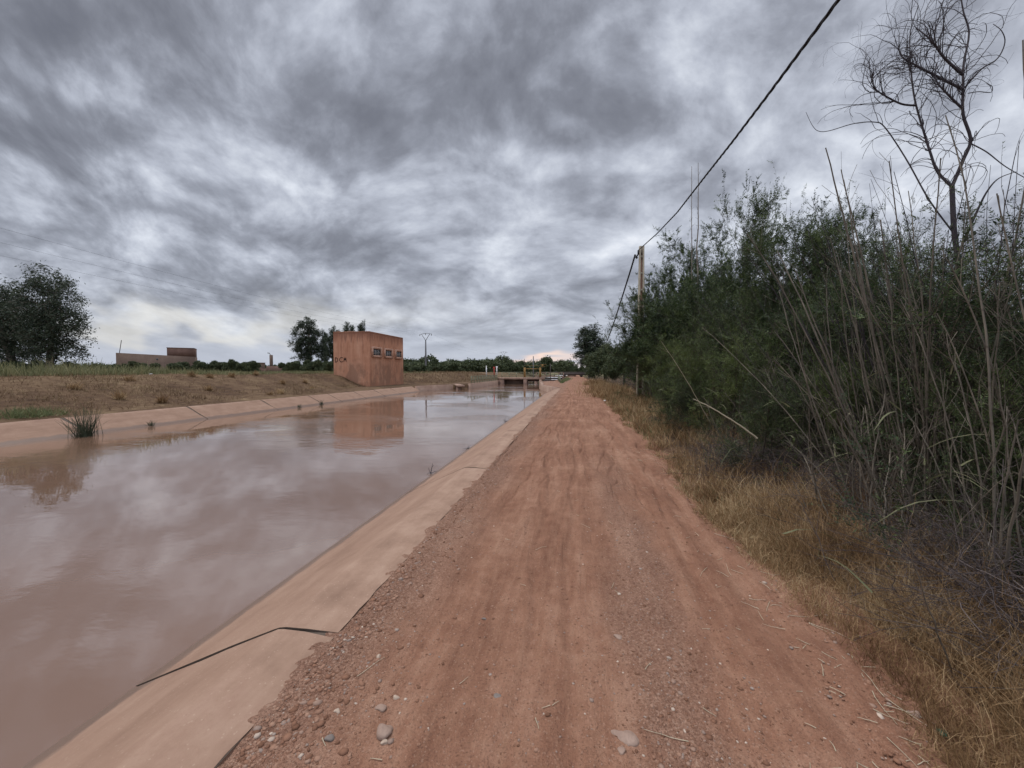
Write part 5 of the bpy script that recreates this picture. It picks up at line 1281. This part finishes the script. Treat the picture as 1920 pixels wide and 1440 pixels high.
for i, (px, d, s, hz, lb) in enumerate(((190, 74, .9, .62, 'dark bush left of the farm building'), (232, 72, .8, .72, 'dark bush at the left corner of the farm building'), (335, 70, .9, .82, 'bush before the raised room, left one'), (368, 72, .9, .92, 'bush right of the raised room'), (412, 76, .9, .95, 'grey green bush in the gap right of the farm building'), (442, 74, .9, 1.0, 'round bush left of the mud hut'), (470, 72, .85, .9, 'bush before the mud hut'),
        (548, 66, .8, .85, 'bush at the foot of the many topped eucalyptus, left side'), (578, 64, .9, .88, 'bush at the foot of the many topped eucalyptus, right side'), (608, 62, .85, .86, 'grey green bush next to the pump house wall'), (140, 62, .95, .75, 'bush under the tallest eucalyptus'), (60, 60, 1.2, .8, 'bush under the left eucalyptus pair'), (5, 60, 1.2, .8, 'bush at the left edge under the eucalyptus'),
        (770, 90, 1.0, .75, 'dark green bush just right of the pump house'), (800, 105, 1.3, .85, 'bush at the foot of the nearest V armed power pole'), (850, 118, 1.6, 1.15, 'tallest bush of the scrub between pump house and sluice'))):
    p = at(px, 692, d); again(bush0, (p.x, p.y, 1.0), lb, i * 1.3, (s, s, hz), 'bushes across the left field')
for i, (px, X, s_, sz, lb) in enumerate(((1455, 3.9, .62, .52, 'low dark bush mixed in with the second cane clump'), (1545, 3.75, .6, .55, 'low dark bush mixed in with the canes above the brush heap'), (1625, 3.75, .62, .62, 'olive green bush between the middle canes and the cane fan'), (1712, 3.7, .55, .62, 'dark bush left of the cane fan foot'), (1850, 3.4, .55, .6, 'dark bush right of the cane fan foot'), (1920, 3.1, .5, .62, 'dark leafy bush at the right edge among canes'))):
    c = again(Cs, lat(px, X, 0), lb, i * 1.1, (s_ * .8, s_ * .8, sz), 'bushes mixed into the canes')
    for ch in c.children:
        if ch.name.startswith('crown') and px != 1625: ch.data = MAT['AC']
# the belt of scrub on the horizon reads as one mass
def belt():
    global rng; rng = np.random.default_rng(61)
    parts = []
    for k in range(58):
        px = rng.uniform(752, 1060); d = rng.uniform(130, 210); p = np.array(at(px, 694, d)); r = rng.uniform(1.8, 5); h = rng.uniform(1.6, 4.8) * (1.05 if px < 960 else .85)
        n = 240; q = nrm(rng.normal(0, 1, (n, 3))) * rng.uniform(.5, 1, n)[:, None] ** .5 * np.array([r, r, h * .62]); q[:, 2] += h * .4
        q = q + p; q[:, 2] = np.maximum(q[:, 2], .6)
        tw, _ = walk(q, nrm(q - p), np.full(n, .8), np.full(n, .02), 3, .3, 0)
        parts.append(leaves(tw, 9, (.45, .85), .5, 0, 1.1, .1, .22))
    for k in range(60):   # wide belt across the left field too
        px = rng.uniform(150, 640); d = rng.uniform(190, 260); p = np.array(at(px, 694, d)); r = rng.uniform(3, 6); h = rng.uniform(2, 3.4)
        n = 120; q = nrm(rng.normal(0, 1, (n, 3))) * rng.uniform(.5, 1, n)[:, None] ** .5 * np.array([r, r, h * .6]); q[:, 2] += h * .4; q = q + p
        tw, _ = walk(q, nrm(q - p), np.full(n, .8), np.full(n, .02), 3, .3, 0)
        parts.append(leaves(tw, 8, (.5, .9), .5, 0, 1.1, .1, .22))
    tag(build('scrub_belt', parts, MAT['olive']), kind='stuff')
belt()
# ------------------------------------------------------------------ light
ld = bpy.data.lights.new('sun', 'SUN'); lo = bpy.data.objects.new('sun', ld); COL.objects.link(lo)
ld.energy = 1.5; ld.angle = R(24); ld.color = (1, .94, .86)
sd = Vector((math.sin(SUN_AZ) * math.cos(SUN_EL), math.cos(SUN_AZ) * math.cos(SUN_EL), math.sin(SUN_EL)))
lo.rotation_euler = sd.to_track_quat('Z', 'Y').to_euler()
vs = S.view_settings
S.display_settings.display_device = 'sRGB'
vs.view_transform = 'Standard'; vs.look = 'None'; vs.gamma = 1; vs.exposure = .22; vs.use_curve_mapping = False
S.cycles.max_bounces = 6; S.cycles.diffuse_bounces = 3; S.cycles.glossy_bounces = 3; S.cycles.transmission_bounces = 4
